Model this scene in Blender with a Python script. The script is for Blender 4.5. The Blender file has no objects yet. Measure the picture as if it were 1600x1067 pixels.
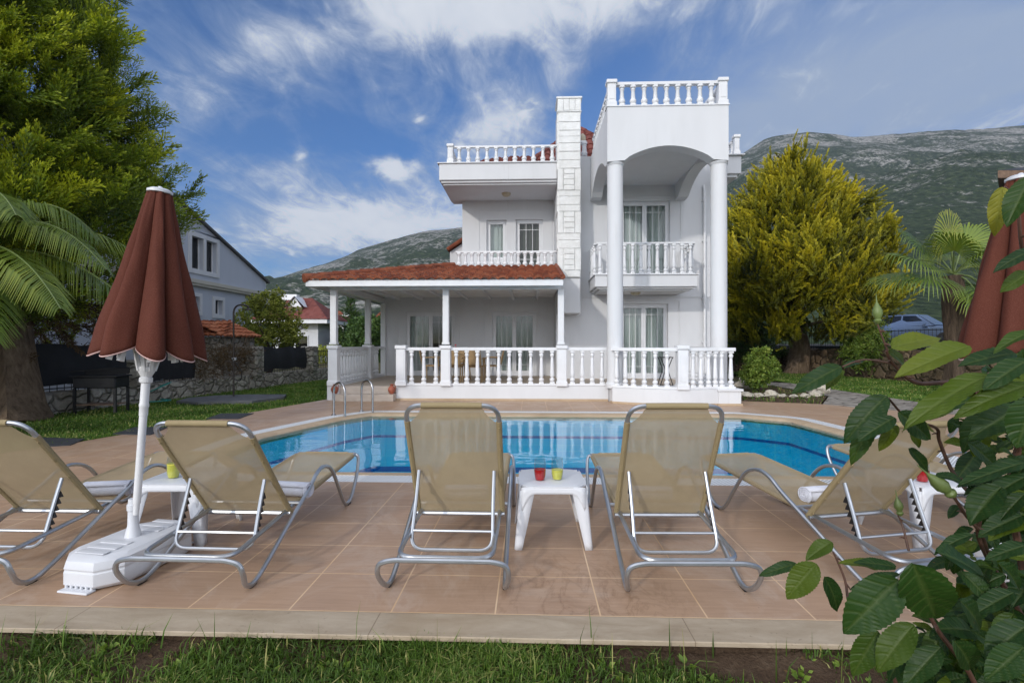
import bpy, bmesh, math, random
import numpy as np
from mathutils import Vector, Matrix, noise as mnoise
from mathutils.geometry import tessellate_polygon

random.seed(7); RNG = np.random.default_rng(7)
SC = bpy.context.scene; COL = SC.collection
R = math.radians; PI = math.pi
EYE = 1.4; FPX = 800.0; HY = 536.0; YAW = R(2.0)
CS, SN = math.cos(YAW), math.sin(YAW)

# ---- measuring helpers: a photo pixel and a depth, plane or height give a point of the place
def at(px, py, d):
    u = (px-800)/FPX; v = (HY-py)/FPX
    return Vector((d*(u*CS-SN), d*(u*SN+CS), EYE+v*d))
def gp(px, py, z=0.0):
    return at(px, py, (EYE-z)*FPX/(py-HY))
def tY(px, Y): return Y/((px-800)/FPX*SN+CS)
def PX(px, Y): return at(px, HY, tY(px, Y)).x
def PZ(py, Y, px=800): return EYE+(HY-py)/FPX*tY(px, Y)

# ---- scene tree helpers
def tag(o, label, cat, group=None, kind=None):
    if label: o['label'] = label
    if cat: o['category'] = cat
    if group: o['group'] = group
    if kind: o['kind'] = kind
    return o
def thing(name, label, cat, loc=(0, 0, 0), rz=0.0, group=None, rx=0.0, ry=0.0):
    o = bpy.data.objects.new(name, None); COL.objects.link(o)
    o.location = loc; o.rotation_euler = (rx, ry, rz); o.empty_display_size = .2
    return tag(o, label, cat, group)
def dup(root, loc, rz=None, label=None, group=None, rot=None):
    r = root.copy(); COL.objects.link(r); r.location = loc
    if rz is not None: r.rotation_euler = (root.rotation_euler.x, root.rotation_euler.y, rz)
    if rot is not None: r.rotation_euler = rot
    if label: r['label'] = label
    if group: r['group'] = group
    for ch in list(root.children):
        c = ch.copy(); COL.objects.link(c); c.parent = r
        for g in list(ch.children):
            k = g.copy(); COL.objects.link(k); k.parent = c
    return r
def root_of(p):
    while p.parent: p = p.parent
    return p
def link(name, me, mat, parent=None):
    o = bpy.data.objects.new(name, me); COL.objects.link(o)
    if mat is not None:
        for m in (mat if isinstance(mat, (list, tuple)) else [mat]): me.materials.append(m)
    if parent is not None: o.parent = parent
    return o
def inst(name, src, parent, loc=(0, 0, 0), rz=0.0, scale=(1, 1, 1)):
    o = bpy.data.objects.new(name, src); COL.objects.link(o)
    if parent is not None: o.parent = parent
    o.location = loc; o.rotation_euler = (0, 0, rz); o.scale = scale
    return o

def catmull(pts, n=6, closed=False):
    P = [Vector(p) for p in pts]; out = []
    m = len(P); segs = m if closed else m-1
    for i in range(segs):
        if closed: a, b, c, d = P[i-1], P[i], P[(i+1) % m], P[(i+2) % m]
        else: a, b, c, d = P[max(i-1, 0)], P[i], P[i+1], P[min(i+2, m-1)]
        for k in range(n):
            t = k/n
            out.append(.5*((2*b)+(c-a)*t+(2*a-5*b+4*c-d)*t*t+(3*b-a-3*c+d)*t**3))
    if not closed: out.append(P[-1])
    return out
def fillet(pts, r, n=5):
    """polyline with rounded corners"""
    P = [Vector(p) for p in pts]; out = [P[0]]
    for i in range(1, len(P)-1):
        a = P[i-1]-P[i]; b = P[i+1]-P[i]
        ra = min(r, a.length*.49); rb = min(r, b.length*.49)
        p0 = P[i]+a.normalized()*ra; p1 = P[i]+b.normalized()*rb
        for k in range(n+1):
            t = k/n; out.append((1-t)**2*p0+2*t*(1-t)*P[i]+t*t*p1)
    out.append(P[-1]); return out
def offset_poly(poly, w):
    """outward offset of a counter-clockwise polygon"""
    n = len(poly); out = []
    for i in range(n):
        a, b, c = Vector(poly[i-1]), Vector(poly[i]), Vector(poly[(i+1) % n])
        d1 = (b-a).normalized(); d2 = (c-b).normalized()
        n1 = Vector((d1.y, -d1.x)); n2 = Vector((d2.y, -d2.x))
        m = (n1+n2).normalized(); out.append(tuple(b+m*(w/max(.3, m.dot(n1)))))
    return out
def inside(poly, x, y):
    c = False; n = len(poly); j = n-1
    for i in range(n):
        xi, yi = poly[i][:2]; xj, yj = poly[j][:2]
        if (yi > y) != (yj > y) and x < (xj-xi)*(y-yi)/(yj-yi)+xi: c = not c
        j = i
    return c

class MB:
    def __init__(s): s.v = []; s.f = []; s.mi = []; s.cur = 0
    def add(s, vs, fs):
        o = len(s.v); s.v += [tuple(p) for p in vs]
        for f in fs: s.f.append(tuple(i+o for i in f)); s.mi.append(s.cur)
        return s
    def box(s, x0, x1, y0, y1, z0, z1, c=0.0):
        if c <= 0:
            return s.add([(x0,y0,z0),(x1,y0,z0),(x1,y1,z0),(x0,y1,z0),(x0,y0,z1),(x1,y0,z1),(x1,y1,z1),(x0,y1,z1)],
                  [(0,3,2,1),(4,5,6,7),(0,1,5,4),(1,2,6,5),(2,3,7,6),(3,0,4,7)])
        def ring(d, z): return [(x0+d,y0+c,z),(x0+c,y0+d,z),(x1-c,y0+d,z),(x1-d,y0+c,z),(x1-d,y1-c,z),(x1-c,y1-d,z),(x0+c,y1-d,z),(x0+d,y1-c,z)]
        def sq(z): return [(x0+c,y0+c,z)]*2+[(x1-c,y0+c,z)]*2+[(x1-c,y1-c,z)]*2+[(x0+c,y1-c,z)]*2
        rs = [sq(z0), ring(0, z0+c), ring(0, z1-c), sq(z1)]
        V = [p for r in rs for p in r]; F = []
        for k in range(3):
            for i in range(8):
                j = (i+1) % 8; F.append((k*8+i, k*8+j, (k+1)*8+j, (k+1)*8+i))
        F.append((0, 6, 4, 2)); F.append((24, 26, 28, 30))
        return s.add(V, F)
    def obox(s, cen, ax, ay, az, c=0.0):
        """box from a centre and three half-axis vectors"""
        cen = Vector(cen); ax, ay, az = Vector(ax), Vector(ay), Vector(az)
        t = MB(); t.box(-1, 1, -1, 1, -1, 1)
        return s.add([cen+ax*p[0]+ay*p[1]+az*p[2] for p in t.v], t.f)
    def prism(s, poly, axis, a0, a1):
        n = len(poly)
        def mp(u, v, a): return (u, a, v) if axis == 'y' else ((a, u, v) if axis == 'x' else (u, v, a))
        V = [mp(u, v, a0) for u, v in poly]+[mp(u, v, a1) for u, v in poly]
        tri = tessellate_polygon([[Vector((u, v, 0)) for u, v in poly]])
        F = [tuple(t) for t in tri]+[tuple(i+n for i in reversed(t)) for t in tri]
        F += [(i, (i+1) % n, n+(i+1) % n, n+i) for i in range(n)]
        return s.add(V, F)
    def sheet(s, outer, holes=(), z=0.0):
        """flat polygon with holes at height z"""
        loops = [[Vector((p[0], p[1], 0)) for p in outer]]+[[Vector((p[0], p[1], 0)) for p in h] for h in holes]
        flat = [p for l in loops for p in l]
        tri = tessellate_polygon(loops)
        F = []
        for t in tri:
            a, b, c = (flat[i] for i in t)
            if (b-a).cross(c-a).z < 0: t = (t[0], t[2], t[1])
            F.append(tuple(t))
        return s.add([(p.x, p.y, z) for p in flat], F)
    def ribbon(s, la, lb, closed=True):
        n = len(la); V = list(la)+list(lb)
        return s.add(V, [(i, (i+1) % n, n+(i+1) % n, n+i) for i in range(n if closed else n-1)])
    def lathe(s, prof, cx=0, cy=0, z0=0, seg=16, fn=None, cap=True):
        V = []; F = []
        for k, (r, z) in enumerate(prof):
            for i in range(seg):
                a = 2*PI*i/seg; rr = r*(fn(a, k) if fn else 1)
                V.append((cx+rr*math.cos(a), cy+rr*math.sin(a), z0+z))
        for k in range(len(prof)-1):
            for i in range(seg):
                j = (i+1) % seg; F.append((k*seg+i, k*seg+j, (k+1)*seg+j, (k+1)*seg+i))
        if cap: F.append(tuple(range(seg-1, -1, -1))); F.append(tuple((len(prof)-1)*seg+i for i in range(seg)))
        return s.add(V, F)
    def tube(s, pts, r, seg=8, closed=False, cap=True):
        P = [Vector(p) for p in pts]; n = len(P)
        rad = r if isinstance(r, (list, tuple)) else [r]*n
        V = []; F = []; prev = None
        for i in range(n):
            if closed: t = P[(i+1) % n]-P[i-1]
            else: t = P[min(i+1, n-1)]-P[max(i-1, 0)]
            if t.length < 1e-9: t = Vector((0, 0, 1))
            t.normalize()
            if prev is None:
                up = Vector((0, 0, 1)) if abs(t.z) < .9 else Vector((1, 0, 0))
                nrm = (up-t*up.dot(t)).normalized()
            else:
                nrm = prev-t*prev.dot(t)
                nrm = nrm.normalized() if nrm.length > 1e-6 else prev
            prev = nrm; b = t.cross(nrm)
            for k in range(seg):
                a = 2*PI*k/seg; V.append(P[i]+(nrm*math.cos(a)+b*math.sin(a))*rad[i])
        m = n if closed else n-1
        for i in range(m):
            for k in range(seg):
                j = (k+1) % seg; i2 = (i+1) % n
                F.append((i*seg+k, i*seg+j, i2*seg+j, i2*seg+k))
        if cap and not closed:
            F.append(tuple(range(seg-1, -1, -1))); F.append(tuple((n-1)*seg+k for k in range(seg)))
        return s.add(V, F)
    def grid(s, nu, nv, fn):
        V = [fn(i/nu, j/nv) for j in range(nv+1) for i in range(nu+1)]
        return s.add(V, [(j*(nu+1)+i, j*(nu+1)+i+1, (j+1)*(nu+1)+i+1, (j+1)*(nu+1)+i) for j in range(nv) for i in range(nu)])
    def blob(s, c, rx, ry, rz, seed=0, amp=.2, sub=2, freq=1.3):
        bm = bmesh.new(); bmesh.ops.create_icosphere(bm, subdivisions=sub, radius=1)
        V = []
        for v in bm.verts:
            k = 1+amp*mnoise.noise(v.co*freq+Vector((seed*7.3, seed*3.1, seed)))
            V.append((c[0]+v.co.x*rx*k, c[1]+v.co.y*ry*k, c[2]+v.co.z*rz*k))
        F = [tuple(x.index for x in f.verts) for f in bm.faces]; bm.free()
        return s.add(V, F)
    def xf(s, M):
        s.v = [tuple(M @ Vector(p)) for p in s.v]; return s
    def mesh(s, name, off=(0, 0, 0), smooth=False, fix=True, bevel=0.0, sharp=None):
        me = bpy.data.meshes.new(name)
        o = Vector(off)
        me.from_pydata([tuple(Vector(p)-o) for p in s.v], [], s.f)
        if any(s.mi): me.polygons.foreach_set('material_index', s.mi)
        if fix or bevel:
            bm = bmesh.new(); bm.from_mesh(me)
            if bevel:
                bmesh.ops.remove_doubles(bm, verts=bm.verts, dist=1e-5)
            if fix: bmesh.ops.recalc_face_normals(bm, faces=bm.faces)
            if bevel:
                ed = [e for e in bm.edges if len(e.link_faces) == 2 and e.calc_face_angle(0) > .6]
                bmesh.ops.bevel(bm, geom=ed, offset=bevel, segments=2, profile=.6, affect='EDGES', clamp_overlap=True)
            bm.to_mesh(me); bm.free()
        if smooth:
            me.polygons.foreach_set('use_smooth', [True]*len(me.polygons))
            try: me.set_sharp_from_angle(angle=sharp or R(40))
            except Exception: pass
        me.update(); return me
    def build(s, name, mat, parent=None, world=True, **kw):
        off = root_of(parent).location if (parent is not None and world) else (0, 0, 0)
        return link(name, s.mesh(name, off, **kw), mat, parent)

def np_mesh(name, V, F, mat, parent=None, col=None, smooth=False, off=None):
    """fast mesh: V (n,3) array, F (m,k) array of one face size"""
    me = bpy.data.meshes.new(name); V = np.asarray(V, np.float32); F = np.asarray(F, np.int32)
    if off is not None: V = V-np.asarray(off, np.float32)
    k = F.shape[1]
    me.vertices.add(len(V)); me.vertices.foreach_set('co', V.ravel())
    me.loops.add(F.size); me.loops.foreach_set('vertex_index', F.ravel())
    me.polygons.add(len(F)); me.polygons.foreach_set('loop_start', np.arange(0, F.size, k, dtype=np.int32))
    try: me.polygons.foreach_set('loop_total', np.full(len(F), k, np.int32))
    except Exception: pass
    me.update(calc_edges=True)
    if col is not None:
        a = me.color_attributes.new('Col', 'FLOAT_COLOR', 'POINT')
        c = np.ones((len(V), 4), np.float32); c[:, :col.shape[1]] = col
        a.data.foreach_set('color', c.ravel())
    if smooth: me.polygons.foreach_set('use_smooth', np.ones(len(F), bool))
    return link(name, me, mat, parent)
# ---------------------------------------------------------------- materials
class NT:
    def __init__(s, name, world=None):
        if world is None:
            s.m = bpy.data.materials.new(name); s.m.use_nodes = True; s.t = s.m.node_tree
            s.t.nodes.clear(); s.out = s.t.nodes.new('ShaderNodeOutputMaterial')
        else:
            s.m = world; s.t = world.node_tree; s.t.nodes.clear(); s.out = s.t.nodes.new('ShaderNodeOutputWorld')
    def n(s, typ, ins=None, **props):
        nd = s.t.nodes.new('ShaderNode'+typ)
        for k, v in props.items(): setattr(nd, k, v)
        for k, v in (ins or {}).items():
            sock = nd.inputs[k]
            if isinstance(v, bpy.types.NodeSocket): s.t.links.new(v, sock)
            elif isinstance(v, (tuple, list)) and sock.type == 'RGBA' and len(v) == 3: sock.default_value = (*v, 1)
            else: sock.default_value = v
        return nd
    def link(s, a, b): s.t.links.new(a, b)
    def math(s, op, a, b=0.0, c=None, clamp=False):
        ins = {0: a, 1: b}
        if c is not None: ins[2] = c
        return s.n('Math', ins, operation=op, use_clamp=clamp).outputs[0]
    def vmath(s, op, a, b=(0, 0, 0)):
        return s.n('VectorMath', {0: a, 1: b}, operation=op).outputs[0]
    def pos(s): return s.n('NewGeometry').outputs['Position']
    def obj(s): return s.n('TexCoord').outputs['Object']
    def noise(s, vec, scale, detail=4, rough=.55, dist=0.0):
        return s.n('TexNoise', {'Vector': vec, 'Scale': scale, 'Detail': detail, 'Roughness': rough, 'Distortion': dist}).outputs['Fac']
    def scale(s, vec, v): return s.vmath('MULTIPLY', vec, v)
    def ramp(s, fac, *stops):
        nd = s.n('ValToRGB', {'Fac': fac}); e = nd.color_ramp.elements
        while len(e) < len(stops): e.new(.5)
        for el, (p, c) in zip(e, stops):
            el.position = p; el.color = (*c, 1) if not isinstance(c, (int, float)) else (c, c, c, 1)
        return nd.outputs['Color']
    def mix(s, fac, a, b, blend='MIX'):
        nd = s.n('Mix', data_type='RGBA', blend_type=blend)
        for k, v in ((0, fac), (6, a), (7, b)):
            if isinstance(v, bpy.types.NodeSocket): s.link(v, nd.inputs[k])
            else: nd.inputs[k].default_value = (*v, 1) if isinstance(v, tuple) and len(v) == 3 else v
        return nd.outputs[2]
    def bump(s, h, strength=.3, dist=.02):
        return s.n('Bump', {'Height': h, 'Strength': strength, 'Distance': dist}).outputs['Normal']
    def surf(s, sh): s.link(sh, s.out.inputs['Surface']); return s.m
    def pbr(s, col, rough=.6, metal=0.0, normal=None, spec=None, **kw):
        ins = {'Base Color': col, 'Roughness': rough, 'Metallic': metal}
        if normal is not None: ins['Normal'] = normal
        if spec is not None: ins['Specular IOR Level'] = spec
        ins.update(kw)
        return s.n('BsdfPrincipled', ins).outputs[0]

def simple(name, col, rough=.6, metal=0.0, var=.12, vs=6.0, bs=60.0, bst=.15, bd=.004, spec=None, obj=True):
    t = NT(name); p = t.obj() if obj else t.pos()
    f = t.noise(p, vs, 5, .6)
    c = t.ramp(f, (.3, tuple(x*(1-var) for x in col)), (.7, tuple(min(1, x*(1+var)) for x in col)))
    nm = t.bump(t.noise(p, bs, 3), bst, bd) if bst else None
    return t.surf(t.pbr(c, rough, metal, nm, spec))

M = {}
def plaster(name, col, stain=(.62, .62, .6), amt=.35):
    t = NT(name); p = t.pos()
    f1 = t.noise(t.scale(p, (1.3, 1.3, .35)), 1.6, 6, .62)
    base = t.ramp(f1, (.3, tuple(c*.93 for c in col)), (.68, col))
    # rain streaks with a shape of their own: thin, vertical, patchy
    st = t.noise(t.scale(p, (7, 7, .5)), 2.2, 4, .6)
    pt = t.noise(p, .9, 3, .5)
    m = t.math('MULTIPLY', t.ramp(st, (.56, 0.0), (.78, 1.0)), t.ramp(pt, (.48, 0.0), (.66, 1.0)))
    c = t.mix(t.math('MULTIPLY', m, amt), base, stain)
    nm = t.bump(t.math('ADD', t.noise(p, 55, 4, .6), t.math('MULTIPLY', t.noise(p, 3, 3), .8)), .22, .006)
    return t.surf(t.pbr(c, .75, 0, nm, .3))
M['plaster'] = plaster('white_plaster', (.625, .63, .645), (.44, .43, .40), .55)
M['trim'] = simple('white_paint', (.66, .665, .68), .45, 0, .05, 3, 40, .12, .003)
M['soffit'] = simple('soffit_paint', (.78, .77, .76), .7, 0, .06, 2, 40, .1, .003)
M['grey_plaster'] = plaster('blue_grey_plaster', (.52, .55, .61), (.4, .42, .46), .4)
M['cream_plaster'] = plaster('cream_plaster', (.55, .52, .44), (.4, .38, .34), .4)

def stone_face(name):
    t = NT(name); p = t.pos()
    f = t.noise(p, 5, 6, .65); c = t.ramp(f, (.3, (.66, .66, .64)), (.7, (.8, .8, .79)))
    nm = t.bump(t.noise(t.scale(p, (1, 1, 2)), 14, 6, .7), .8, .03)
    return t.surf(t.pbr(c, .7, 0, nm, .3))
M['rockface'] = stone_face('split_face_stone')

def roof_mat(name, c0, c1, c2):
    t = NT(name); p = t.pos()
    v = t.n('TexVoronoi', {'Vector': t.scale(p, (4.6, 3.0, 3.0)), 'Scale': 1.0}, feature='F1').outputs['Color']
    sep = t.n('SeparateColor', {0: v}).outputs[0]
    c = t.ramp(sep, (.0, c0), (.5, c1), (1.0, c2))
    d = t.noise(p, 11, 5, .7)
    c = t.mix(t.ramp(d, (.52, 0.0), (.75, .75)), c, (.10, .06, .045))
    l = t.noise(p, 30, 3, .6)
    c = t.mix(t.ramp(l, (.64, 0.0), (.72, .5)), c, (.38, .3, .24))
    return t.surf(t.pbr(c, .8, 0, t.bump(t.noise(p, 70, 3), .35, .006), .25))
M['roof'] = roof_mat('clay_tile', (.13, .036, .020), (.20, .056, .028), (.26, .085, .042))
M['roof_dark'] = roof_mat('dark_red_tile', (.11, .03, .026), (.16, .045, .036), (.19, .06, .05))
M['roof_orange'] = roof_mat('orange_tile', (.28, .085, .035), (.36, .12, .055), (.42, .17, .085))
M['roof_felt'] = simple('grey_roof_edge', (.10, .10, .105), .8, 0, .2)

# deck: printed stoneware tiles with pale joints
def deck_mat():
    t = NT('deck_tile'); p = t.pos()
    mp = t.n('Mapping', {'Vector': p, 'Location': (.726-.003, -2.645, 0)}).outputs[0]
    br = t.n('TexBrick', {'Vector': mp, 'Scale': 1.0, 'Mortar Size': .0045, 'Mortar Smooth': .15, 'Bias': 0.0,
             'Brick Width': .543, 'Row Height': .43, 'Color1': (1, 1, 1), 'Color2': (0, 0, 0), 'Mortar': (.5, .5, .5)}, offset=0.0, squash=1.0)
    fac = br.outputs['Fac']
    streak = t.noise(t.scale(p, (2.2, 26, 1)), 1.5, 6, .65, .4)
    c = t.ramp(streak, (.25, (.285, .178, .108)), (.5, (.37, .236, .148)), (.75, (.44, .292, .192)))
    c = t.mix(.22, c, t.mix(br.outputs['Color'], (.30, .19, .13), (.44, .30, .215)))
    big = t.noise(p, .7, 5, .6)
    c = t.mix(t.ramp(big, (.4, 0.0), (.75, .5)), c, (.33, .225, .16))
    rust = t.math('MULTIPLY', t.ramp(t.noise(p, 3.0, 6, .7, .6), (.60, 0.0), (.74, 1.0)), t.ramp(t.noise(p, .55, 2), (.5, 0.0), (.62, 1.0)))
    c = t.mix(t.math('MULTIPLY', rust, .55), c, (.22, .10, .04))
    # old drip stains in front of the side table
    spt = t.n('VectorMath', {0: p, 1: (.30, 2.86, 0)}, operation='DISTANCE').outputs['Value']
    near_ = t.n('MapRange', {'Value': spt, 'From Min': .15, 'From Max': .85, 'To Min': 1.0, 'To Max': 0.0}, interpolation_type='SMOOTHSTEP').outputs[0]
    vein_ = t.ramp(t.math('ABSOLUTE', t.math('SUBTRACT', t.noise(t.scale(p, (2.6, 1.0, 1)), 2.1, 5, .6, 1.6), .5)), (.0, 1.0), (.045, 0.0))
    blot_ = t.ramp(t.noise(p, 4.2, 6, .72, .8), (.47, 0.0), (.66, .7))
    c = t.mix(t.math('MULTIPLY', near_, t.math('MULTIPLY', t.math('ADD', vein_, blot_), .38)), c, (.15, .075, .035))
    wm = t.ramp(t.noise(t.scale(p, (1, .6, 1)), 1.5, 7, .72, 1.2), (.50, 0.0), (.60, .30), (.64, .05))
    c = t.mix(wm, c, (.50, .40, .32))
    grit = t.ramp(t.noise(p, 48, 2, .5), (.70, 0.0), (.74, .65))
    grit = t.math('MULTIPLY', grit, t.ramp(t.noise(p, 1.1, 2), (.5, 0.0), (.7, 1.0)))
    c = t.mix(grit, c, (.09, .055, .035))
    gc = t.ramp(t.noise(p, 1.7, 4), (.35, (.52, .33, .18)), (.65, (.64, .47, .31)))
    c = t.mix(fac, c, gc)
    rg = t.ramp(t.noise(p, 2.5, 4), (.3, .38), (.7, .55))
    h = t.math('ADD', t.math('MULTIPLY', fac, -1.0), t.math('MULTIPLY', streak, .25))
    return t.surf(t.pbr(c, rg, 0, t.bump(h, .35, .004), .45))
M['deck'] = deck_mat()
def slab_mat(name, c0, c1, joint=1.55):
    t = NT(name); p = t.pos()
    f = t.noise(t.scale(p, (1.5, 5, 5)), 1.8, 7, .68, .5)
    c = t.ramp(f, (.28, c0), (.7, c1))
    pit = t.ramp(t.noise(p, 34, 4, .6), (.62, 0.0), (.72, .55))
    pit = t.math('MULTIPLY', pit, t.ramp(t.noise(p, 1.3, 3), (.48, 0.0), (.62, 1.0)))
    c = t.mix(pit, c, (.10, .07, .05))
    st = t.ramp(t.noise(p, .8, 4, .6, .5), (.5, 0.0), (.7, .6)); c = t.mix(st, c, (.30, .215, .13))
    x = t.n('SeparateXYZ', {0: p}).outputs[0]
    j = t.math('LESS_THAN', t.math('ABSOLUTE', t.math('SUBTRACT', t.math('FRACT', t.math('DIVIDE', x, joint)), .5)), .0018)
    c = t.mix(t.math('MULTIPLY', j, .7), c, (.16, .11, .07))
    return t.surf(t.pbr(c, .6, 0, t.bump(t.noise(p, 26, 6, .7), .3, .008), .35))
M['limestone'] = slab_mat('limestone_edge', (.28, .215, .145), (.43, .355, .265))
M['coping'] = slab_mat('sand_coping', (.36, .26, .165), (.46, .35, .24), .5)
M['step_stone'] = slab_mat('step_travertine', (.40, .33, .27), (.52, .45, .39), 1.9)
M['porch_floor'] = slab_mat('porch_floor_tile', (.42, .34, .26), (.52, .43, .34), .4)
def grate_mat():
    t = NT('white_grate'); p = t.pos()
    r = t.n('Mapping', {'Vector': p, 'Rotation': (0, 0, PI/4)}).outputs[0]
    ck = t.n('TexBrick', {'Vector': r, 'Scale': 1.0, 'Mortar Size': .007, 'Mortar Smooth': 0.1, 'Brick Width': .03, 'Row Height': .03,
          'Color1': (.16, .18, .2), 'Color2': (.24, .26, .28), 'Mortar': (.78, .79, .8)}, offset=0.0)
    return t.surf(t.pbr(ck.outputs['Color'], .45, 0, t.bump(ck.outputs['Fac'], .6, .006)))
M['grate'] = grate_mat()
def mosaic(name, a, b, g):
    t = NT(name); p = t.pos()
    s = t.n('SeparateXYZ', {0: p}).outputs
    # tiles on walls run along (x+y, z); on the floor along (x, y)
    cz = t.n('CombineXYZ', {0: t.math('ADD', s[0], t.math('MULTIPLY', s[1], .83)), 1: t.math('ADD', s[2], t.math('MULTIPLY', s[1], .56)), 2: 0.0}).outputs[0]
    br = t.n('TexBrick', {'Vector': cz, 'Scale': 1.0, 'Mortar Size': .006, 'Mortar Smooth': .2, 'Brick Width': .2, 'Row Height': .12, 'Color1': a, 'Color2': b, 'Mortar': g}, offset=0.0)
    c = t.mix(.35, br.outputs['Color'], t.ramp(t.noise(p, 1.2, 4), (.3, a), (.7, b)))
    return t.surf(t.pbr(c, .25, 0, None, .5))
M['pool_blue'] = mosaic('pool_mosaic', (.035, .70, .93), (.06, .78, .95), (.20, .86, .96))
M['pool_navy'] = mosaic('navy_mosaic', (.016, .12, .38), (.02, .15, .45), (.05, .2, .5))
def water():
    t = NT('pool_water'); p = t.pos()
    w1 = t.noise(t.scale(p, (1, 1.6, 1)), 1.6, 3, .5, .3); w2 = t.noise(p, 7.0, 2, .5)
    h = t.math('ADD', w1, t.math('MULTIPLY', w2, .12))
    nm = t.bump(h, .10, .05)
    fr = t.n('Fresnel', {'IOR': 1.33, 'Normal': nm}).outputs[0]
    tr = t.n('BsdfTransparent', {'Color': (.62, .985, 1.0)}).outputs[0]
    gl = t.n('BsdfGlossy', {'Color': (1, 1, 1), 'Roughness': .0, 'Normal': nm}).outputs[0]
    mx = t.n('MixShader', {0: fr, 1: tr, 2: gl}).outputs[0]
    return t.surf(mx)
M['water'] = water()
def glass(name, tint, ior=1.5):
    t = NT(name)
    nm = t.bump(t.noise(t.pos(), .8, 2), .02, .05)
    fc = t.n('LayerWeight', {'Blend': .5, 'Normal': nm}).outputs['Facing']; r0 = ((ior-1)/(ior+1))**2*.75
    fr = t.math('ADD', r0, t.math('MULTIPLY', t.math('POWER', fc, 3.6), .9-r0))
    tr = t.n('BsdfTransparent', {'Color': tint}).outputs[0]
    gl = t.n('BsdfGlossy', {'Color': (1, 1, 1), 'Roughness': .01, 'Normal': nm}).outputs[0]
    return t.surf(t.n('MixShader', {0: fr, 1: tr, 2: gl}).outputs[0])
M['glass'] = glass('window_glass', (.74, .79, .78), 1.6)
M['dark_glass'] = glass('tinted_glass', (.12, .14, .16), 1.6)
M['screen_glass'] = glass('screened_glass', (.34, .35, .33), 1.45)
M['drink_glass'] = glass('clear_glass', (.84, .88, .88), 1.6)
def curtain(name, col):
    t = NT(name); p = t.pos()
    x = t.n('SeparateXYZ', {0: p}).outputs[0]
    f = t.noise(t.scale(p, (1, 1, .15)), 9, 3)
    c = t.ramp(f, (.3, tuple(k*.8 for k in col)), (.7, col))
    d = t.n('BsdfDiffuse', {'Color': c}).outputs[0]; tl = t.n('BsdfTranslucent', {'Color': c}).outputs[0]
    return t.surf(t.n('MixShader', {0: .3, 1: d, 2: tl}).outputs[0])
M['curtain'] = curtain('sheer_curtain', (.80, .83, .80))
M['room_dark'] = simple('painted_room_dark', (.10, .10, .095), .9, 0, .2, 2, 20, 0)  # the unlit room's darkness is put into this colour
M['alu'] = simple('brushed_aluminium', (.44, .46, .49), .36, .92, .10, 9, 160, .10, .002)
M['steel'] = simple('stainless_steel', (.36, .36, .37), .25, 1.0, .08, 9, 160, .05, .002)
def sling(name, col, trans=.10):
    t = NT(name); p = t.obj()
    wv = t.n('TexBrick', {'Vector': p, 'Scale': 1.0, 'Mortar Size': .0004, 'Brick Width': .003, 'Row Height': .003, 'Color1': (1, 1, 1), 'Color2': (.8, .8, .8), 'Mortar': (.5, .5, .5)}, offset=.5)
    f = t.noise(p, 4.5, 5, .65)
    c = t.ramp(f, (.3, tuple(k*.88 for k in col)), (.7, tuple(k*1.06 for k in col)))
    dt = t.ramp(t.noise(p, 13, 5, .7), (.6, 0.0), (.8, .35)); c = t.mix(dt, c, tuple(k*.7 for k in col))
    rn = t.n('ObjectInfo').outputs['Random']; c = t.mix(t.math('MULTIPLY', rn, .28), c, tuple(k*.80 for k in col))
    c = t.mix(.25, c, t.mix(1.0, c, wv.outputs['Color'], 'MULTIPLY'))
    nm = t.bump(t.math('ADD', wv.outputs['Fac'], t.math('MULTIPLY', t.noise(p, 9, 2), 3.0)), .15, .002)
    d = t.pbr(c, .7, 0, nm, .3); tl = t.n('BsdfTranslucent', {'Color': c}).outputs[0]
    mx = t.n('MixShader', {0: .22, 1: d, 2: tl}).outputs[0]
    tr = t.n('BsdfTransparent', {'Color': (1, 1, 1)}).outputs[0]
    return t.surf(t.n('MixShader', {0: trans, 1: mx, 2: tr}).outputs[0])
M['sling'] = sling('beige_sling', (.46, .365, .225), .14)
M['hem'] = sling('beige_hem', (.40, .315, .175), 0.0)
M['black_plastic'] = simple('black_plastic', (.012, .012, .013), .5, 0, .2, 9, 80, .1, .002)
def plastic(name, col):
    t = NT(name); p = t.obj()
    c = t.ramp(t.noise(p, 3.5, 5, .6), (.3, tuple(k*.93 for k in col)), (.7, col))
    dm = t.math('MULTIPLY', t.ramp(t.noise(p, 9, 6, .75), (.56, 0.0), (.74, .6)), t.ramp(t.noise(p, 1.9, 2), (.5, 0.0), (.7, 1.0)))
    c = t.mix(dm, c, (.36, .27, .19))
    return t.surf(t.pbr(c, .38, 0, t.bump(t.noise(p, 120, 3), .12, .002), .5))
M['plastic'] = plastic('white_plastic', (.62, .63, .66))
M['pvc'] = simple('white_pvc', (.66, .66, .67), .4, 0, .05, 4, 90, .08, .002)
M['towel'] = simple('white_towel', (.66, .67, .74), .95, 0, .06, 12, 240, .8, .006)
def canvas_mat():
    t = NT('brown_canvas'); p = t.obj()
    f = t.noise(t.scale(p, (1, 1, .25)), 5, 5, .6)
    c = t.ramp(f, (.3, (.078, .021, .013)), (.7, (.112, .031, .019)))
    wv = t.noise(t.scale(p, (1, 1, 2.4)), 190, 2, .5)
    c = t.mix(t.ramp(wv, (.45, 0.0), (.7, .7)), c, (.155, .058, .038))
    d = t.pbr(c, .85, 0, t.bump(wv, .5, .003), .2); tl = t.n('BsdfTranslucent', {'Color': c}).outputs[0]
    return t.surf(t.n('MixShader', {0: .1, 1: d, 2: tl}).outputs[0])
M['canvas'] = canvas_mat()
M['piping'] = simple('pink_piping', (.55, .36, .33), .7, 0, .1)
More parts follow.
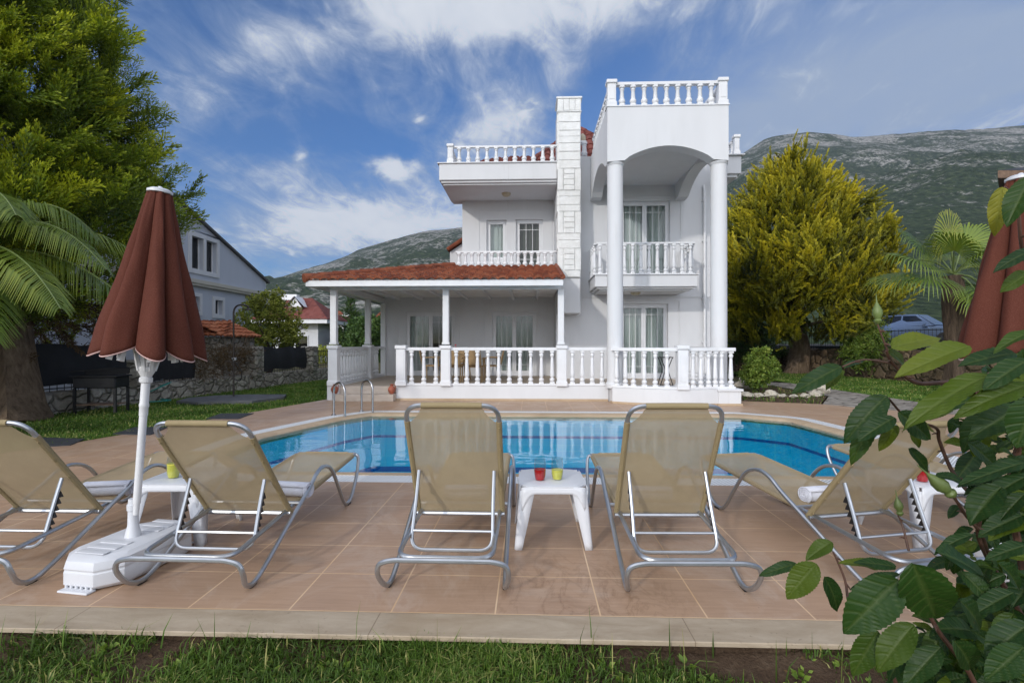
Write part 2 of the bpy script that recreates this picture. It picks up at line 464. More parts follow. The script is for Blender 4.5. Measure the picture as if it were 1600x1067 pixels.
M['terracotta'] = simple('terracotta', (.28, .075, .04), .6, 0, .2, 14)
M['iron'] = simple('black_iron', (.014, .014, .016), .55, .3, .3, 12, 90, .2, .003)
M['cloth_black'] = simple('black_shade_cloth', (.010, .011, .015), .9, 0, .4, 3, 160, .6, .006)
M['rattan'] = simple('pale_rattan', (.36, .24, .12), .65, 0, .25, 60, 120, .5, .004)
M['wood'] = simple('weathered_wood', (.16, .10, .065), .75, 0, .3, 9, 60, .4, .005)
M['mat_black'] = simple('dark_rubber_mat', (.030, .032, .038), .75, 0, .3, 5, 220, .5, .004)
M['slate'] = simple('slate_slab', (.085, .088, .095), .7, 0, .35, 4, 60, .5, .01)
M['hose'] = simple('green_hose', (.02, .22, .20), .4, 0, .1)
M['bronze'] = simple('brown_metal', (.06, .05, .045), .45, .7, .2, 9)
M['lamp_shade'] = simple('amber_lamp_glass', (.46, .40, .28), .3, 0, .1)
M['red_petals'] = simple('red_petal', (.5, .03, .05), .6, 0, .2)
M['red_juice'] = simple('red_juice', (.45, .008, .012), .1, 0, .05, 4, 40, 0)
M['yellow_juice'] = simple('yellow_juice', (.68, .62, .10), .15, 0, .05, 4, 40, 0)

def rubble(name, a, b, mort, scale):
    t = NT(name); p = t.pos()
    q = t.vmath('ADD', p, t.scale(t.n('TexNoise', {'Vector': p, 'Scale': 3.0}).outputs['Color'], (.30, .30, .30)))
    q = t.scale(q, (1, 1, 1.55))
    v = t.n('TexVoronoi', {'Vector': q, 'Scale': scale}, feature='F1').outputs
    e = t.n('TexVoronoi', {'Vector': q, 'Scale': scale}, feature='DISTANCE_TO_EDGE').outputs['Distance']
    s = t.n('SeparateColor', {0: v['Color']}).outputs[0]
    c = t.mix(s, a, b)
    c = t.mix(t.ramp(t.noise(p, 9, 6, .7), (.35, 0.0), (.75, .6)), c, tuple(k*.5 for k in a))
    m = t.ramp(e, (.01, 1.0), (.06, 0.0))
    c = t.mix(m, c, mort)
    h = t.math('ADD', t.ramp(e, (0.0, 0.0), (.16, 1.0)), t.math('MULTIPLY', t.noise(p, 12, 5, .7), .5))
    return t.surf(t.pbr(c, .85, 0, t.bump(h, 1.0, .07), .2))
M['rubble'] = rubble('rubble_stone', (.24, .22, .185), (.48, .45, .40), (.20, .18, .15), 3.4)
M['rubble_brown'] = rubble('brown_rubble', (.15, .10, .06), (.26, .19, .12), (.09, .065, .04), 1.9)
M['flag'] = rubble('flagstone', (.26, .23, .20), (.38, .35, .31), (.15, .13, .11), 2.4)
M['rock'] = simple('pale_rock', (.42, .38, .31), .85, 0, .3, 9, 18, .7, .03, obj=False)

def ground_mat(name, cols, scale=1.0, bst=.8):
    t = NT(name); p = t.pos()
    f = t.noise(p, 3.1*scale, 8, .7); g = t.noise(p, 55*scale, 4, .7)
    c = t.ramp(t.math('ADD', t.math('MULTIPLY', f, .6), t.math('MULTIPLY', g, .4)), *[(.3+.4*i/(len(cols)-1), k) for i, k in enumerate(cols)])
    return t.surf(t.pbr(c, .95, 0, t.bump(t.math('ADD', f, g), bst, .03), .15))
M['soil'] = ground_mat('soil', [(.035, .022, .014), (.075, .048, .03), (.14, .10, .065)])
M['lawn'] = ground_mat('lawn_turf', [(.04, .085, .012), (.08, .17, .02), (.13, .24, .035)])
M['dry_ground'] = ground_mat('dry_ground', [(.05, .055, .02), (.10, .09, .04), (.16, .13, .07)], .3)
M['asphalt'] = ground_mat('asphalt', [(.035, .035, .036), (.05, .05, .05), (.07, .07, .068)], 1, .4)

def leafy(name, c0, c1, c2, rough=.55, trans=.28, spec=.35):
    """leaf colour runs c0 (old growth, and shade painted inside crowns) > c1 > c2 (young tips) along the colour attribute"""
    t = NT(name)
    a = t.n('VertexColor', layer_name='Col').outputs['Color']
    k = t.n('SeparateColor', {0: a}).outputs[0]
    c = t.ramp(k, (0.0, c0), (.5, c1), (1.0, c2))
    d = t.pbr(c, rough, 0, None, spec)
    tl = t.n('BsdfTranslucent', {'Color': t.mix(1.0, c, (1.0, 1.0, .55), 'MULTIPLY')}).outputs[0]
    return t.surf(t.n('MixShader', {0: trans, 1: d, 2: tl}).outputs[0])
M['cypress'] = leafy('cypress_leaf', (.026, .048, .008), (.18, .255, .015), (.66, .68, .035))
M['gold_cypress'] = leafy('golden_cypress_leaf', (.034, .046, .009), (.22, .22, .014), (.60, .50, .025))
M['palm'] = leafy('palm_leaf', (.035, .07, .012), (.11, .165, .018), (.34, .38, .05), .38, .22, .5)
M['fan_palm'] = leafy('fan_palm_leaf', (.05, .10, .02), (.17, .235, .03), (.55, .50, .08), .4, .25, .5)
M['shrub'] = leafy('shrub_leaf', (.05, .10, .018), (.15, .23, .03), (.32, .36, .07))
M['broadleaf'] = leafy('dark_broadleaf', (.025, .055, .015), (.06, .12, .025), (.14, .21, .05))
M['pale_leaf'] = leafy('yellow_green_leaf', (.09, .12, .018), (.24, .28, .04), (.48, .48, .10))
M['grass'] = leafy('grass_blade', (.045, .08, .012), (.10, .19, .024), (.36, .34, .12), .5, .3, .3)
M['dead_twig'] = leafy('dry_twigs', (.05, .032, .018), (.11, .07, .035), (.18, .125, .07), .9, .1, .1)
def rose_leaf():
    t = NT('rose_leaf')
    a = t.n('VertexColor', layer_name='Col').outputs['Color']
    s = t.n('SeparateColor', {0: a}).outputs
    p = t.pos()
    c = t.ramp(s[0], (0.0, (.010, .033, .010)), (.5, (.024, .060, .008)), (.8, (.078, .112, .008)), (1.0, (.22, .21, .025)))
    c = t.mix(t.ramp(t.noise(p, 70, 4, .7), (.4, 0.0), (.75, .5)), c, t.mix(1.0, c, (.62, .75, .7), 'MULTIPLY'))
    vein = s[1]
    c = t.mix(t.math('MULTIPLY', vein, .22), c, (.14, .17, .05))
    sp_ = t.ramp(t.noise(p, 95, 3, .6), (.70, 0.0), (.76, .8)); c = t.mix(t.math('MULTIPLY', sp_, t.ramp(t.noise(p, 16, 2), (.52, 0.0), (.62, 1.0))), c, (.16, .085, .025))
    h = t.math('ADD', t.math('MULTIPLY', vein, -1.0), t.math('MULTIPLY', t.noise(p, 160, 3), .4))
    d = t.pbr(c, .45, 0, t.bump(h, .5, .002), .22)
    tl = t.n('BsdfTranslucent', {'Color': t.mix(1.0, c, (1.4, 1.3, .4), 'MULTIPLY')}).outputs[0]
    return t.surf(t.n('MixShader', {0: .22, 1: d, 2: tl}).outputs[0])
M['rose_leaf'] = rose_leaf()
M['rose_stem'] = simple('rose_stem', (.075, .035, .022), .55, 0, .4, 30, 150, .3, .002)
M['rose_bud'] = simple('rose_bud', (.11, .15, .04), .5, 0, .25, 40, 150, .2, .002)
def bark(name, a, b, s=1.0):
    t = NT(name); p = t.pos()
    f = t.noise(t.scale(p, (9*s, 9*s, 1.6*s)), 1.4, 7, .7, .6)
    c = t.ramp(f, (.3, a), (.7, b))
    return t.surf(t.pbr(c, .9, 0, t.bump(f, 1.0, .06), .15))
M['bark'] = bark('cypress_bark', (.07, .048, .032), (.24, .175, .12))
M['bark_dark'] = bark('dark_bark', (.03, .022, .016), (.12, .085, .06))

def mountain_mat():
    t = NT('mountain_scrub'); p = t.pos()
    sx = t.n('SeparateXYZ', {0: p}).outputs
    big = t.noise(t.scale(p, (1, 1, 1.6)), .0075, 6, .62, .4)
    mid = t.noise(t.scale(p, (1, 1, .9)), .035, 6, .7, .5)
    fine = t.noise(p, .22, 4, .7)
    bush = t.n('TexVoronoi', {'Vector': p, 'Scale': .16}, feature='F1').outputs['Distance']
    veg = t.ramp(t.math('ADD', t.math('MULTIPLY', fine, .6), t.math('MULTIPLY', bush, .5)), (.3, (.014, .027, .012)), (.6, (.042, .066, .026)), (.9, (.12, .145, .065)))
    rock = t.ramp(t.noise(p, .12, 5, .7), (.3, (.30, .285, .26)), (.7, (.60, .57, .53)))
    # rock outcrops: more of it high up and on the left flank
    hi = t.math('MULTIPLY', t.math('SUBTRACT', sx[2], 300.0), .00024)
    lf = t.math('MULTIPLY', t.math('LESS_THAN', sx[0], 40.0), .062)
    sp = t.noise(t.scale(p, (1, 1, .8)), .085, 5, .72, .3)
    k = t.math('ADD', t.math('ADD', t.math('MULTIPLY', big, .42), t.math('ADD', t.math('MULTIPLY', mid, .28), t.math('MULTIPLY', sp, .30))), t.math('ADD', hi, lf))
    spur = at(1545, HY, 640); sdist = t.n('VectorMath', {0: p, 1: (spur.x, spur.y, 170)}, operation='DISTANCE').outputs['Value']
    k = t.math('ADD', k, t.math('MULTIPLY', t.math('EXPONENT', t.math('MULTIPLY', t.math('POWER', t.math('DIVIDE', sdist, 115.0), 2.0), -1.0)), .075))
    k = t.math('ADD', k, t.math('MULTIPLY', t.math('SUBTRACT', fine, .5), .28))
    m = t.ramp(k, (.525, 0.0), (.585, 1.0))
    m = t.math('MULTIPLY', m, t.ramp(bush, (.25, .35), (.55, 1.0)))
    c = t.mix(m, veg, rock)
    return t.surf(t.pbr(c, .95, 0, t.bump(t.math('ADD', mid, fine), 1.0, 9.0), .1))
M['mountain'] = mountain_mat()
M['car_paint'] = simple('grey_blue_paint', (.17, .23, .35), .22, .55, .05, 3, 40, 0)
M['car_white'] = simple('chrome', (.7, .7, .7), .15, 1, .05)
M['tyre'] = simple('tyre', (.018, .018, .018), .8, 0, .2)
M['headlight'] = simple('headlight_lens', (.75, .77, .8), .08, .2, .05, 3, 40, 0)
# ---------------------------------------------------------------- camera, light, sky
cam = bpy.data.cameras.new('camera'); co = bpy.data.objects.new('camera', cam); COL.objects.link(co)
co.location = (0, 0, EYE); co.rotation_euler = (PI/2, 0, YAW)
cam.sensor_width = 36; cam.lens = FPX/1600*36; cam.shift_y = (HY-533.5)/1600
cam.clip_start = .05; cam.clip_end = 20000
SC.camera = co
SUN_EL = R(20.0); sun_dir = Vector((-.50, -.866, 0)).normalized()*math.cos(SUN_EL)+Vector((0, 0, math.sin(SUN_EL)))
sl = bpy.data.lights.new('sun', 'SUN'); so = bpy.data.objects.new('sun', sl); COL.objects.link(so)
sl.energy = 2.3; sl.angle = R(2.2); sl.color = (1.0, .95, .88)
so.rotation_euler = sun_dir.to_track_quat('Z', 'Y').to_euler()
SC.view_settings.view_transform = 'Standard'; SC.view_settings.look = 'None'
SC.view_settings.exposure = -.66
SC.cycles.diffuse_bounces = 7; SC.view_settings.gamma = 1.0; SC.view_settings.use_curve_mapping = False

wd = bpy.data.worlds.new('World'); SC.world = wd; wd.use_nodes = True
t = NT('', wd)
sky = t.n('TexSky', sky_type='NISHITA', sun_disc=False, sun_elevation=SUN_EL, sun_rotation=math.atan2(sun_dir.x, sun_dir.y),
          air_density=1.0, dust_density=.6, ozone_density=2.5).outputs[0]
dirv = t.n('TexCoord').outputs['Generated']
ds = t.n('SeparateXYZ', {0: dirv}).outputs
yy = t.math('MAXIMUM', ds[1], .05)
ca = t.math('DIVIDE', ds[0], yy); ce = t.math('DIVIDE', ds[2], yy)
zz = t.math('ADD', t.math('MAXIMUM', ds[2], 0.0), .16)
flat = t.n('CombineXYZ', {0: t.math('DIVIDE', ds[0], zz), 1: t.math('DIVIDE', ds[1], zz), 2: 0.0}).outputs[0]
def flow(rot, sx, sy): return t.n('Mapping', {'Vector': flat, 'Rotation': (0, 0, R(rot)), 'Scale': (sx, sy, 1)}).outputs[0]
wisp = t.noise(flow(-55, 1.35, .95), 2.3, 12, .60, .9)
comb = t.noise(flow(-60, 2.4, 1.2), 4.2, 10, .64, 1.2)
lump = t.noise(flow(10, 1.0, 1.0), 1.15, 3, .5, .3)
puff = t.noise(t.n('CombineXYZ', {0: ca, 1: t.math('MULTIPLY', ce, 1.5), 2: 0.3}).outputs[0], 9.0, 9, .58, .25)
def blob(px, py, rx, ry, s, ang=0.0):
    p = at(px, py, 1.0); a0, e0 = p.x/p.y, (p.z-EYE)/p.y
    da = t.math('SUBTRACT', ca, a0); de = t.math('SUBTRACT', ce, e0)
    c, sn = math.cos(ang), math.sin(ang)
    u = t.math('DIVIDE', t.math('ADD', t.math('MULTIPLY', da, c), t.math('MULTIPLY', de, sn)), rx/FPX)
    v = t.math('DIVIDE', t.math('SUBTRACT', t.math('MULTIPLY', de, c), t.math('MULTIPLY', da, sn)), ry/FPX)
    g = t.math('EXPONENT', t.math('MULTIPLY', t.math('ADD', t.math('MULTIPLY', u, u), t.math('MULTIPLY', v, v)), -1.0))
    return t.math('MULTIPLY', g, s)
def total(items):
    s = items[0]
    for i in items[1:]: s = t.math('ADD', s, i)
    return s
def smooth(x, lo, hi): return t.n('MapRange', {'Value': x, 'From Min': lo, 'From Max': hi, 'To Min': 0.0, 'To Max': 1.0}, interpolation_type='SMOOTHSTEP', clamp=True).outputs[0]
veil = total([blob(680, 20, 150, 60, .34), blob(900, -10, 230, 60, .40), blob(540, 355, 230, 40, .36), blob(320, 130, 190, 60, .18, R(25)), blob(780, 195, 120, 48, .26, R(28)), blob(430, 290, 150, 50, .14, R(-25)),
              blob(770, 110, 150, 40, .12), blob(690, 300, 120, 40, .14), blob(1000, 150, 150, 120, -.16), blob(400, 215, 150, 40, -.14), blob(560, 120, 90, 50, -.10)])
sheet = total([blob(1380, 150, 330, 120, 1.0, R(12)), blob(1180, 215, 120, 60, .45), blob(1560, 40, 240, 110, .50), blob(540, 358, 260, 36, .62), blob(900, 0, 240, 60, .22)])
cum = total([blob(622, 266, 50, 26, .46), blob(655, 189, 24, 15, .38), blob(800, 190, 80, 26, .34, R(24)), blob(470, 241, 20, 18, .30), blob(470, 248, 34, 22, .08), blob(610, 258, 46, 24, .14), blob(640, 12, 90, 50, .20), blob(480, 272, 40, 12, .22, R(-20))])
f1 = t.math('ADD', t.math('ADD', t.math('MULTIPLY', wisp, .95), t.math('MULTIPLY', comb, .42)), t.math('ADD', t.math('MULTIPLY', lump, .30), veil))
d1 = t.math('MULTIPLY', smooth(f1, .67, 1.27), .92)
d3 = t.math('MULTIPLY', sheet, t.math('ADD', .55, t.math('MULTIPLY', wisp, .75)))
f2 = t.math('ADD', puff, cum)
d2 = smooth(f2, .66, .96)
front = t.ramp(ds[1], (.02, 0.0), (.2, 1.0))
above = smooth(ds[2], 0.0, .06)
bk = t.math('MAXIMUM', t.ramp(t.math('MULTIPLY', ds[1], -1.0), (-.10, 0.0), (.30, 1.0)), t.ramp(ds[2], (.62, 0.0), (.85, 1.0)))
inv = lambda x: t.math('SUBTRACT', 1.0, x)
clear = t.math('MULTIPLY', t.math('MULTIPLY', inv(d1), inv(t.math('MINIMUM', t.math('MULTIPLY', d3, front), .85))), inv(t.math('MULTIPLY', t.math('MULTIPLY', d2, front), .95)))
dd = t.math('MULTIPLY', inv(clear), above)
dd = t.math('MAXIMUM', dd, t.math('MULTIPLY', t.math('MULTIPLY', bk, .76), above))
thick = t.math('MAXIMUM', d1, t.math('MULTIPLY', d2, front))
cl_col = t.mix(t.math('MULTIPLY', smooth(thick, .2, 1.0), t.math('ADD', .55, t.math('MULTIPLY', comb, .8))), (3.9, 4.8, 6.3), (8.2, 8.6, 9.2))
# thin veiling cloud out of view, behind and overhead, brightened to add fill light
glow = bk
low_ = t.ramp(ds[2], (.0, 1.0), (.20, .66), (.36, .20), (.70, .26))  # strongest low down, to lift the shaded porch
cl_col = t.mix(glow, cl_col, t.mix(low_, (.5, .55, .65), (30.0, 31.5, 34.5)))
# aureole of the veiled sun, added out of view to fill the porch
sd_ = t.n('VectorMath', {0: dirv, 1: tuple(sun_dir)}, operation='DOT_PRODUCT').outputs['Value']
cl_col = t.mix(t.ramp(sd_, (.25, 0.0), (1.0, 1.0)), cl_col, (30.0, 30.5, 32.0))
deep = t.mix(1.0, sky, t.mix(smooth(ds[2], .0, .34), (.56, .82, 1.24), (.27, .80, 1.38)), 'MULTIPLY')
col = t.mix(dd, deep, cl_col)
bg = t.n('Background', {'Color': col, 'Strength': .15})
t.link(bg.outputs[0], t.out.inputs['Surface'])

# ---------------------------------------------------------------- pool and deck
POOL = [(-3.05, 5.58), (3.85, 5.58), (4.80, 6.45), (4.86, 8.1), (4.74, 9.55), (4.05, 10.08), (-3.1, 10.05), (-3.46, 9.45), (-4.02, 7.6), (-3.95, 6.5)]
def round_poly(poly, r, n=4):
    out = []
    for i in range(len(poly)):
        a, b, c = Vector(poly[i-1]), Vector(poly[i]), Vector(poly[(i+1) % len(poly)])
        u = (a-b); v = (c-b); p0 = b+u.normalized()*min(r, u.length*.4); p1 = b+v.normalized()*min(r, v.length*.4)
        for k in range(n+1):
            q = k/n; w = (1-q)**2*p0+2*q*(1-q)*b+q*q*p1; out.append((w.x, w.y))
    return out
POOL = round_poly(POOL, .10)
P1 = offset_poly(POOL, .20); P2 = offset_poly(POOL, .47)
def lift(poly, z): return [(x, y, z) for x, y in poly]
DECK = [(-8.2, 2.64), (10.5, 2.64), (10.0, 9.0), (7.15, 11.3), (6.7, 12.0), (5.05, 12.6), (4.9, 14.0), (-5.1, 14.0), (-5.05, 12.6), (-6.4, 7.0)]
mb = MB(); mb.sheet(DECK, [P2[::-1]], 0.0)
mb.ribbon(lift(DECK, 0.0), lift(DECK, -.14)); tag(mb.build('pool_deck', M['deck']), None, None, kind='structure')
mb = MB(); mb.box(-8.3, 10.6, 2.425, 2.637, -.022, .003, .004); tag(mb.build('deck_edging', M['limestone']), None, None, kind='structure')
mb = MB(); mb.box(-8.2, 10.5, 2.45, 2.64, -.3, -.0225); tag(mb.build('deck_footing', M['soil']), None, None, kind='structure')
mb = MB(); mb.ribbon(lift(P2, .0), lift(P1, -.002)); mb.ribbon(lift(P2, 0.0), lift(P2, -.1))
tag(mb.build('pool_overflow_grate', M['grate']), None, None, kind='structure')
mb = MB(); P0b = offset_poly(POOL, .05)
mb.ribbon(lift(P1, .006), lift(P1, -.05)); mb.ribbon(lift(P1, .006), lift(P0b, -.008)); mb.ribbon(lift(P0b, -.008), lift(POOL, -.03)); mb.ribbon(lift(POOL, -.03), lift(POOL, -.12))
tag(mb.build('pool_coping', M['coping'], smooth=True), None, None, kind='structure')
mb = MB(); mb.ribbon(lift(POOL, -.12), lift(POOL, -1.15)); mb.sheet(POOL, (), -1.15)
tag(mb.build('pool_basin', M['pool_blue'], fix=False), None, None, kind='structure')
mb = MB(); q = offset_poly(POOL, -.004); mb.ribbon(lift(q, -.42), lift(q, -.47))
mb.ribbon(lift(q, -1.04), lift(q, -1.14)); q1, q2 = offset_poly(POOL, -.55), offset_poly(POOL, -.74); mb.ribbon(lift(q1, -1.144), lift(q2, -1.144))
mb.add([(2.6, 5.62, -1.143), (2.85, 5.62, -1.143), (4.3, 9.3, -1.143), (4.05, 9.5, -1.143)], [(0, 1, 2, 3)])
tag(mb.build('pool_floor_lines', M['pool_navy'], fix=False), None, None, kind='structure')
mb = MB(); mb.sheet(POOL, (), -.05); tag(mb.build('water', M['water'], fix=False), None, None, kind='structure')

# ---------------------------------------------------------------- ground, lawns, path, mountains
hole = offset_poly(POOL, .7)
mb = MB(); mb.sheet([(-4000, -4000), (4000, -4000), (4000, 4000), (-4000, 4000)], [hole[::-1]], -.16)
tag(mb.build('ground', M['dry_ground'], fix=False), None, None, kind='structure')
LAWN_L = [(-9.6, 2.6), (-8.25, 2.6), (-8.2, 2.64), (-6.42, 7.0), (-5.07, 12.6), (-5.0, 22.5), (-7.9, 22.5), (-9.75, 9.5)]
mb = MB(); mb.sheet(LAWN_L, (), -.03); tag(mb.build('lawn', M['lawn'], fix=False), None, None, kind='structure')
LAWN_R = [(9.4, 11.5), (14.8, 9.0), (14.3, 17.0), (13.1, 26.2), (9.6, 26.2), (9.3, 18.5)]
mb = MB(); mb.sheet(LAWN_R, (), -.03); tag(mb.build('lawn', M['lawn'], fix=False), None, None, kind='structure')
PATH = [(6.74, 12.05), (7.2, 11.35), (9.9, 9.1), (9.38, 11.5), (9.25, 18.5), (8.5, 19.2), (5.7, 19.2), (5.7, 17.9), (8.15, 17.6), (8.0, 14.0)]
mb = MB(); mb.sheet(PATH, (), -.02); tag(mb.build('garden_path', M['flag'], fix=False), None, None, kind='structure')
BED = [(5.1, 12.62), (6.68, 12.06), (7.95, 14.0), (8.1, 17.55), (5.7, 17.85), (5.0, 14.0)]
mb = MB(); mb.sheet(BED, (), -.035); tag(mb.build('planting_bed', M['soil'], fix=False), None, None, kind='structure')
def front_h(x, y):
    return -.075+.03*mnoise.noise(Vector((x*1.7, y*1.7, 0)))+.014*mnoise.noise(Vector((x*9, y*9, 3)))+.028*max(0, 1-abs(y-2.44)/.16)
mb = MB(); mb.grid(180, 70, lambda a, b: (-6+12*a, .2+2.26*b, front_h(-6+12*a, .2+2.26*b)))
tag(mb.build('front_soil', M['soil'], smooth=True, fix=False), None, None, kind='structure')
# raised ground to the right, carrying the road with the parked car
mb = MB(); mb.box(14.75, 60, 6, 90, -.3, 1.25); tag(mb.build('road', M['asphalt']), None, None, kind='structure')

SKYL = [(-900, 500), (-300, 470), (0, 452), (300, 442), (410, 434), (440, 428), (470, 420), (505, 409), (540, 397), (570, 385), (600, 374), (630, 366), (660, 358), (690, 355), (722, 352), (800, 342), (900, 325),
        (1000, 296), (1100, 262), (1150, 245), (1172, 230), (1195, 214), (1230, 206), (1260, 203), (1330, 208), (1400, 207), (1500, 203), (1560, 200), (1600, 196), (1900, 190), (2300, 240), (2900, 330)]
def sky_y(px):
    for (x0, y0), (x1, y1) in zip(SKYL, SKYL[1:]):
        if x0 <= px <= x1: return y0+(y1-y0)*(px-x0)/(x1-x0)
    return 500
D0, D1 = 110.0, 1350.0
NU, ND = 420, 130
V = np.zeros(((NU+1)*(ND+1), 3)); k = 0
for j in range(ND+1):
    d = D0*(1900/D0)**(j/ND)
    s = min(1.0, max(0.0, (d-D0)/(D1-D0)))
    for i in range(NU+1):
        px = -700+3000*i/NU
        Hr = EYE+(HY-sky_y(px))/FPX*D1
        p = at(px, HY, d)
        n1 = mnoise.fractal(Vector((p.x*.0042, p.y*.0042, 1.0)), .9, 2.1, 5); n2 = mnoise.fractal(Vector((p.x*.02, p.y*.02, 4.0)), .9, 2.1, 4)
        prof = s**1.32 if d <= D1 else 1.0-.9*((d-D1)/(1900-D1))
        z = Hr*prof+(n1*32+n2*7)*min(1, s*2)*(1-.72*max(0, s-.55)/.45 if d <= D1 else .3)
        # a nearer rocky spur on the right
        u = (px-1560)/260
        z += 62*math.exp(-u*u)*math.exp(-((d-620)/150)**2)
        u = (px-1180)/170
        z -= 26*math.exp(-u*u)*math.exp(-((d-760)/200)**2)
        V[k] = (p.x, p.y, max(-.5, z-1.0)); k += 1
F = np.array([(j*(NU+1)+i, j*(NU+1)+i+1, (j+1)*(NU+1)+i+1, (j+1)*(NU+1)+i) for j in range(ND) for i in range(NU)])
tag(np_mesh('mountains', V, F, M['mountain'], smooth=True), None, None, kind='structure')
HAZE = True
if HAZE:
    mb = MB(); mb.box(-4200, 4200, -60, 2300, -2.0, 680)
    hz = mb.build('haze', None); hz['kind'] = 'stuff'
    tt = NT('haze_air')
    pv = tt.n('VolumePrincipled', {'Color': (.72, .80, .95), 'Density': .00015, 'Anisotropy': .2})
    tt.link(pv.outputs[0], tt.out.inputs['Volume']); hz.data.materials.append(tt.m)
# ---------------------------------------------------------------- villa
ZF = .34; YP = 12.45; YB = 16.6; YR = 15.4; YT = 12.05
villa = thing('villa', 'white two-storey villa with balconies, arched portico and red tiled porch roof', 'villa', (0, 14, 0))
def wall_front(mb, x0, x1, z0, z1, Y, ops, depth=.34):
    """wall face at y = Y with openings (x0, x1, z0, z1) that get reveals and a closed back"""
    xs = sorted({x0, x1, *[o[0] for o in ops], *[o[1] for o in ops]}); zs = sorted({z0, z1, *[o[2] for o in ops], *[o[3] for o in ops]})
    for a, b in zip(xs, xs[1:]):
        for c, d in zip(zs, zs[1:]):
            if any(o[0] <= a and b <= o[1] and o[2] <= c and d <= o[3] for o in ops): continue
            mb.add([(a, Y, c), (b, Y, c), (b, Y, d), (a, Y, d)], [(0, 1, 2, 3)])
    for o in ops:
        a, b, c, d = o[:4]; B = Y+depth
        mb.add([(a, Y, c), (a, B, c), (a, B, d), (a, Y, d)], [(0, 1, 2, 3)]); mb.add([(b, Y, c), (b, B, c), (b, B, d), (b, Y, d)], [(3, 2, 1, 0)])
        mb.add([(a, Y, d), (b, Y, d), (b, B, d), (a, B, d)], [(3, 2, 1, 0)]); mb.add([(a, Y, c), (b, Y, c), (b, B, c), (a, B, c)], [(0, 1, 2, 3)])
        mb.add([(a, B, c), (b, B, c), (b, B, d), (a, B, d)], [(0, 1, 2, 3)])
def glazed(name, parent, x0, x1, z0, z1, Y, leaves=2, glassm='glass', curt=(.0, 1.0), bars=True, sill=False, open_mid=0.0, handle=False):
    """white framed door or window: frame (with muntins) > pane per leaf, curtain"""
    mb = MB(); f = .055; D = .06
    mb.box(x0, x0+f, Y, Y+D, z0, z1); mb.box(x1-f, x1, Y, Y+D, z0, z1); mb.box(x0+f, x1-f, Y+.002, Y+D-.002, z1-f, z1); mb.box(x0+f, x1-f, Y+.002, Y+D-.002, z0, z0+f)
    w = (x1-x0-2*f)/leaves; panes = []
    for i in range(leaves):
        a = x0+f+i*w; b = a+w; s = .065
        mb.box(a+.002, a+s, Y-.012, Y+D-.015, z0+f+.002, z1-f-.002); mb.box(b-s, b-.002, Y-.012, Y+D-.015, z0+f+.002, z1-f-.002)
        mb.box(a+s, b-s, Y-.010, Y+D-.017, z1-f-s, z1-f-.003); mb.box(a+s, b-s, Y-.010, Y+D-.017, z0+f+.003, z0+f+s*1.3)
        pa, pb, pc, pd = a+s, b-s, z0+f+s*1.3, z1-f-s
        panes.append((pa, pb, pc, pd))
        if bars:
            for k in (1, 2): x = pa+(pb-pa)*k/3; mb.box(x-.008, x+.008, Y+.008, Y+.020, pc, pd)
            for z in (pd-.2, pc+.2): mb.box(pa, pb, Y+.006, Y+.022, z-.008, z+.008)
        if handle and i == 0: mb.box(b-.045, b-.02, Y-.035, Y-.012, (z0+z1)/2-.1, (z0+z1)/2+.02)
    if sill: mb.box(x0-.05, x1+.05, Y-.09, Y+.02, z0-.06, z0-.002)
    fr = mb.build(name, M['trim'], parent)
    for pa, pb, pc, pd in panes:
        g = MB(); g.add([(pa, Y+.024, pc), (pb, Y+.024, pc), (pb, Y+.024, pd), (pa, Y+.024, pd)], [(0, 1, 2, 3)])
        g.build('pane', M[glassm], fr, fix=False)
    x0c, x1c = x0+f, x1-f
    cuts = [(x0c+(x1c-x0c)*curt[0], x0c+(x1c-x0c)*curt[1])] if curt and isinstance(curt[0], float) else [(x0c+(x1c-x0c)*a, x0c+(x1c-x0c)*b) for a, b in (curt or [])]
    for a, b in cuts:
        c = MB(); n = max(8, int((b-a)/.022))
        c.grid(n, 1, lambda u, v: (a+(b-a)*u, Y+.15+.028*math.sin(u*(b-a)*42+1.3*math.sin(u*9)), z0+.06+(z1-z0-.1)*v))
        c.build('curtain', M['curtain'], fr, fix=False, smooth=True)
    rd = MB(); rd.add([(x0-.02, Y+.26, z0), (x1+.02, Y+.26, z0), (x1+.02, Y+.26, z1), (x0-.02, Y+.26, z1)], [(0, 1, 2, 3)])  # dark sheet close behind the glass paints in the unlit room
    rd.build('room_dark_sheet', M['room_dark'], fr, fix=False)
    return fr
def panel_trim(mb, x0, x1, z0, z1, Y, w=.10, d=.025):
    """raised band around an opening"""
    mb.box(x0-w, x0, Y-d, Y-.001, z0, z1+w); mb.box(x1, x1+w, Y-d, Y-.001, z0, z1+w); mb.box(x0, x1, Y-d, Y-.001, z1, z1+w)

# openings, measured in the photo
dl = (PX(634, YB), PX(694, YB)+.35, ZF+.02, 2.40); dr = (PX(769, YB), PX(838, YB), ZF+.02, 2.40)
uw = (PX(760, YB), PX(791.5, YB), PZ(408, YB), PZ(343.5, YB)); ud = (PX(806, YB), PX(848, YB), PZ(421, YB), PZ(343, YB))
gd = (PX(969, YR), PX(1044, YR), ZF+.02, PZ(475, YR)); fd = (PX(969, YR), PX(1047, YR), 3.22, PZ(316, YR))
XL = -2.2; XC0 = PX(871, 14.6); XC1 = PX(908, 14.6); XRR = 5.5
mb = MB()
wall_front(mb, -4.76, XC0, .0, 2.95, YB, [dl, dr]); wall_front(mb, XL, XC0, 3.3, 6.12, YB, [uw, ud])
wall_front(mb, XC0, XRR, 0.0, 6.98, YR, [gd, fd])
mb.add([(-4.76, YB, 0), (-4.76, 22, 0), (-4.76, 22, 2.95), (-4.76, YB, 2.95)], [(0, 1, 2, 3)])
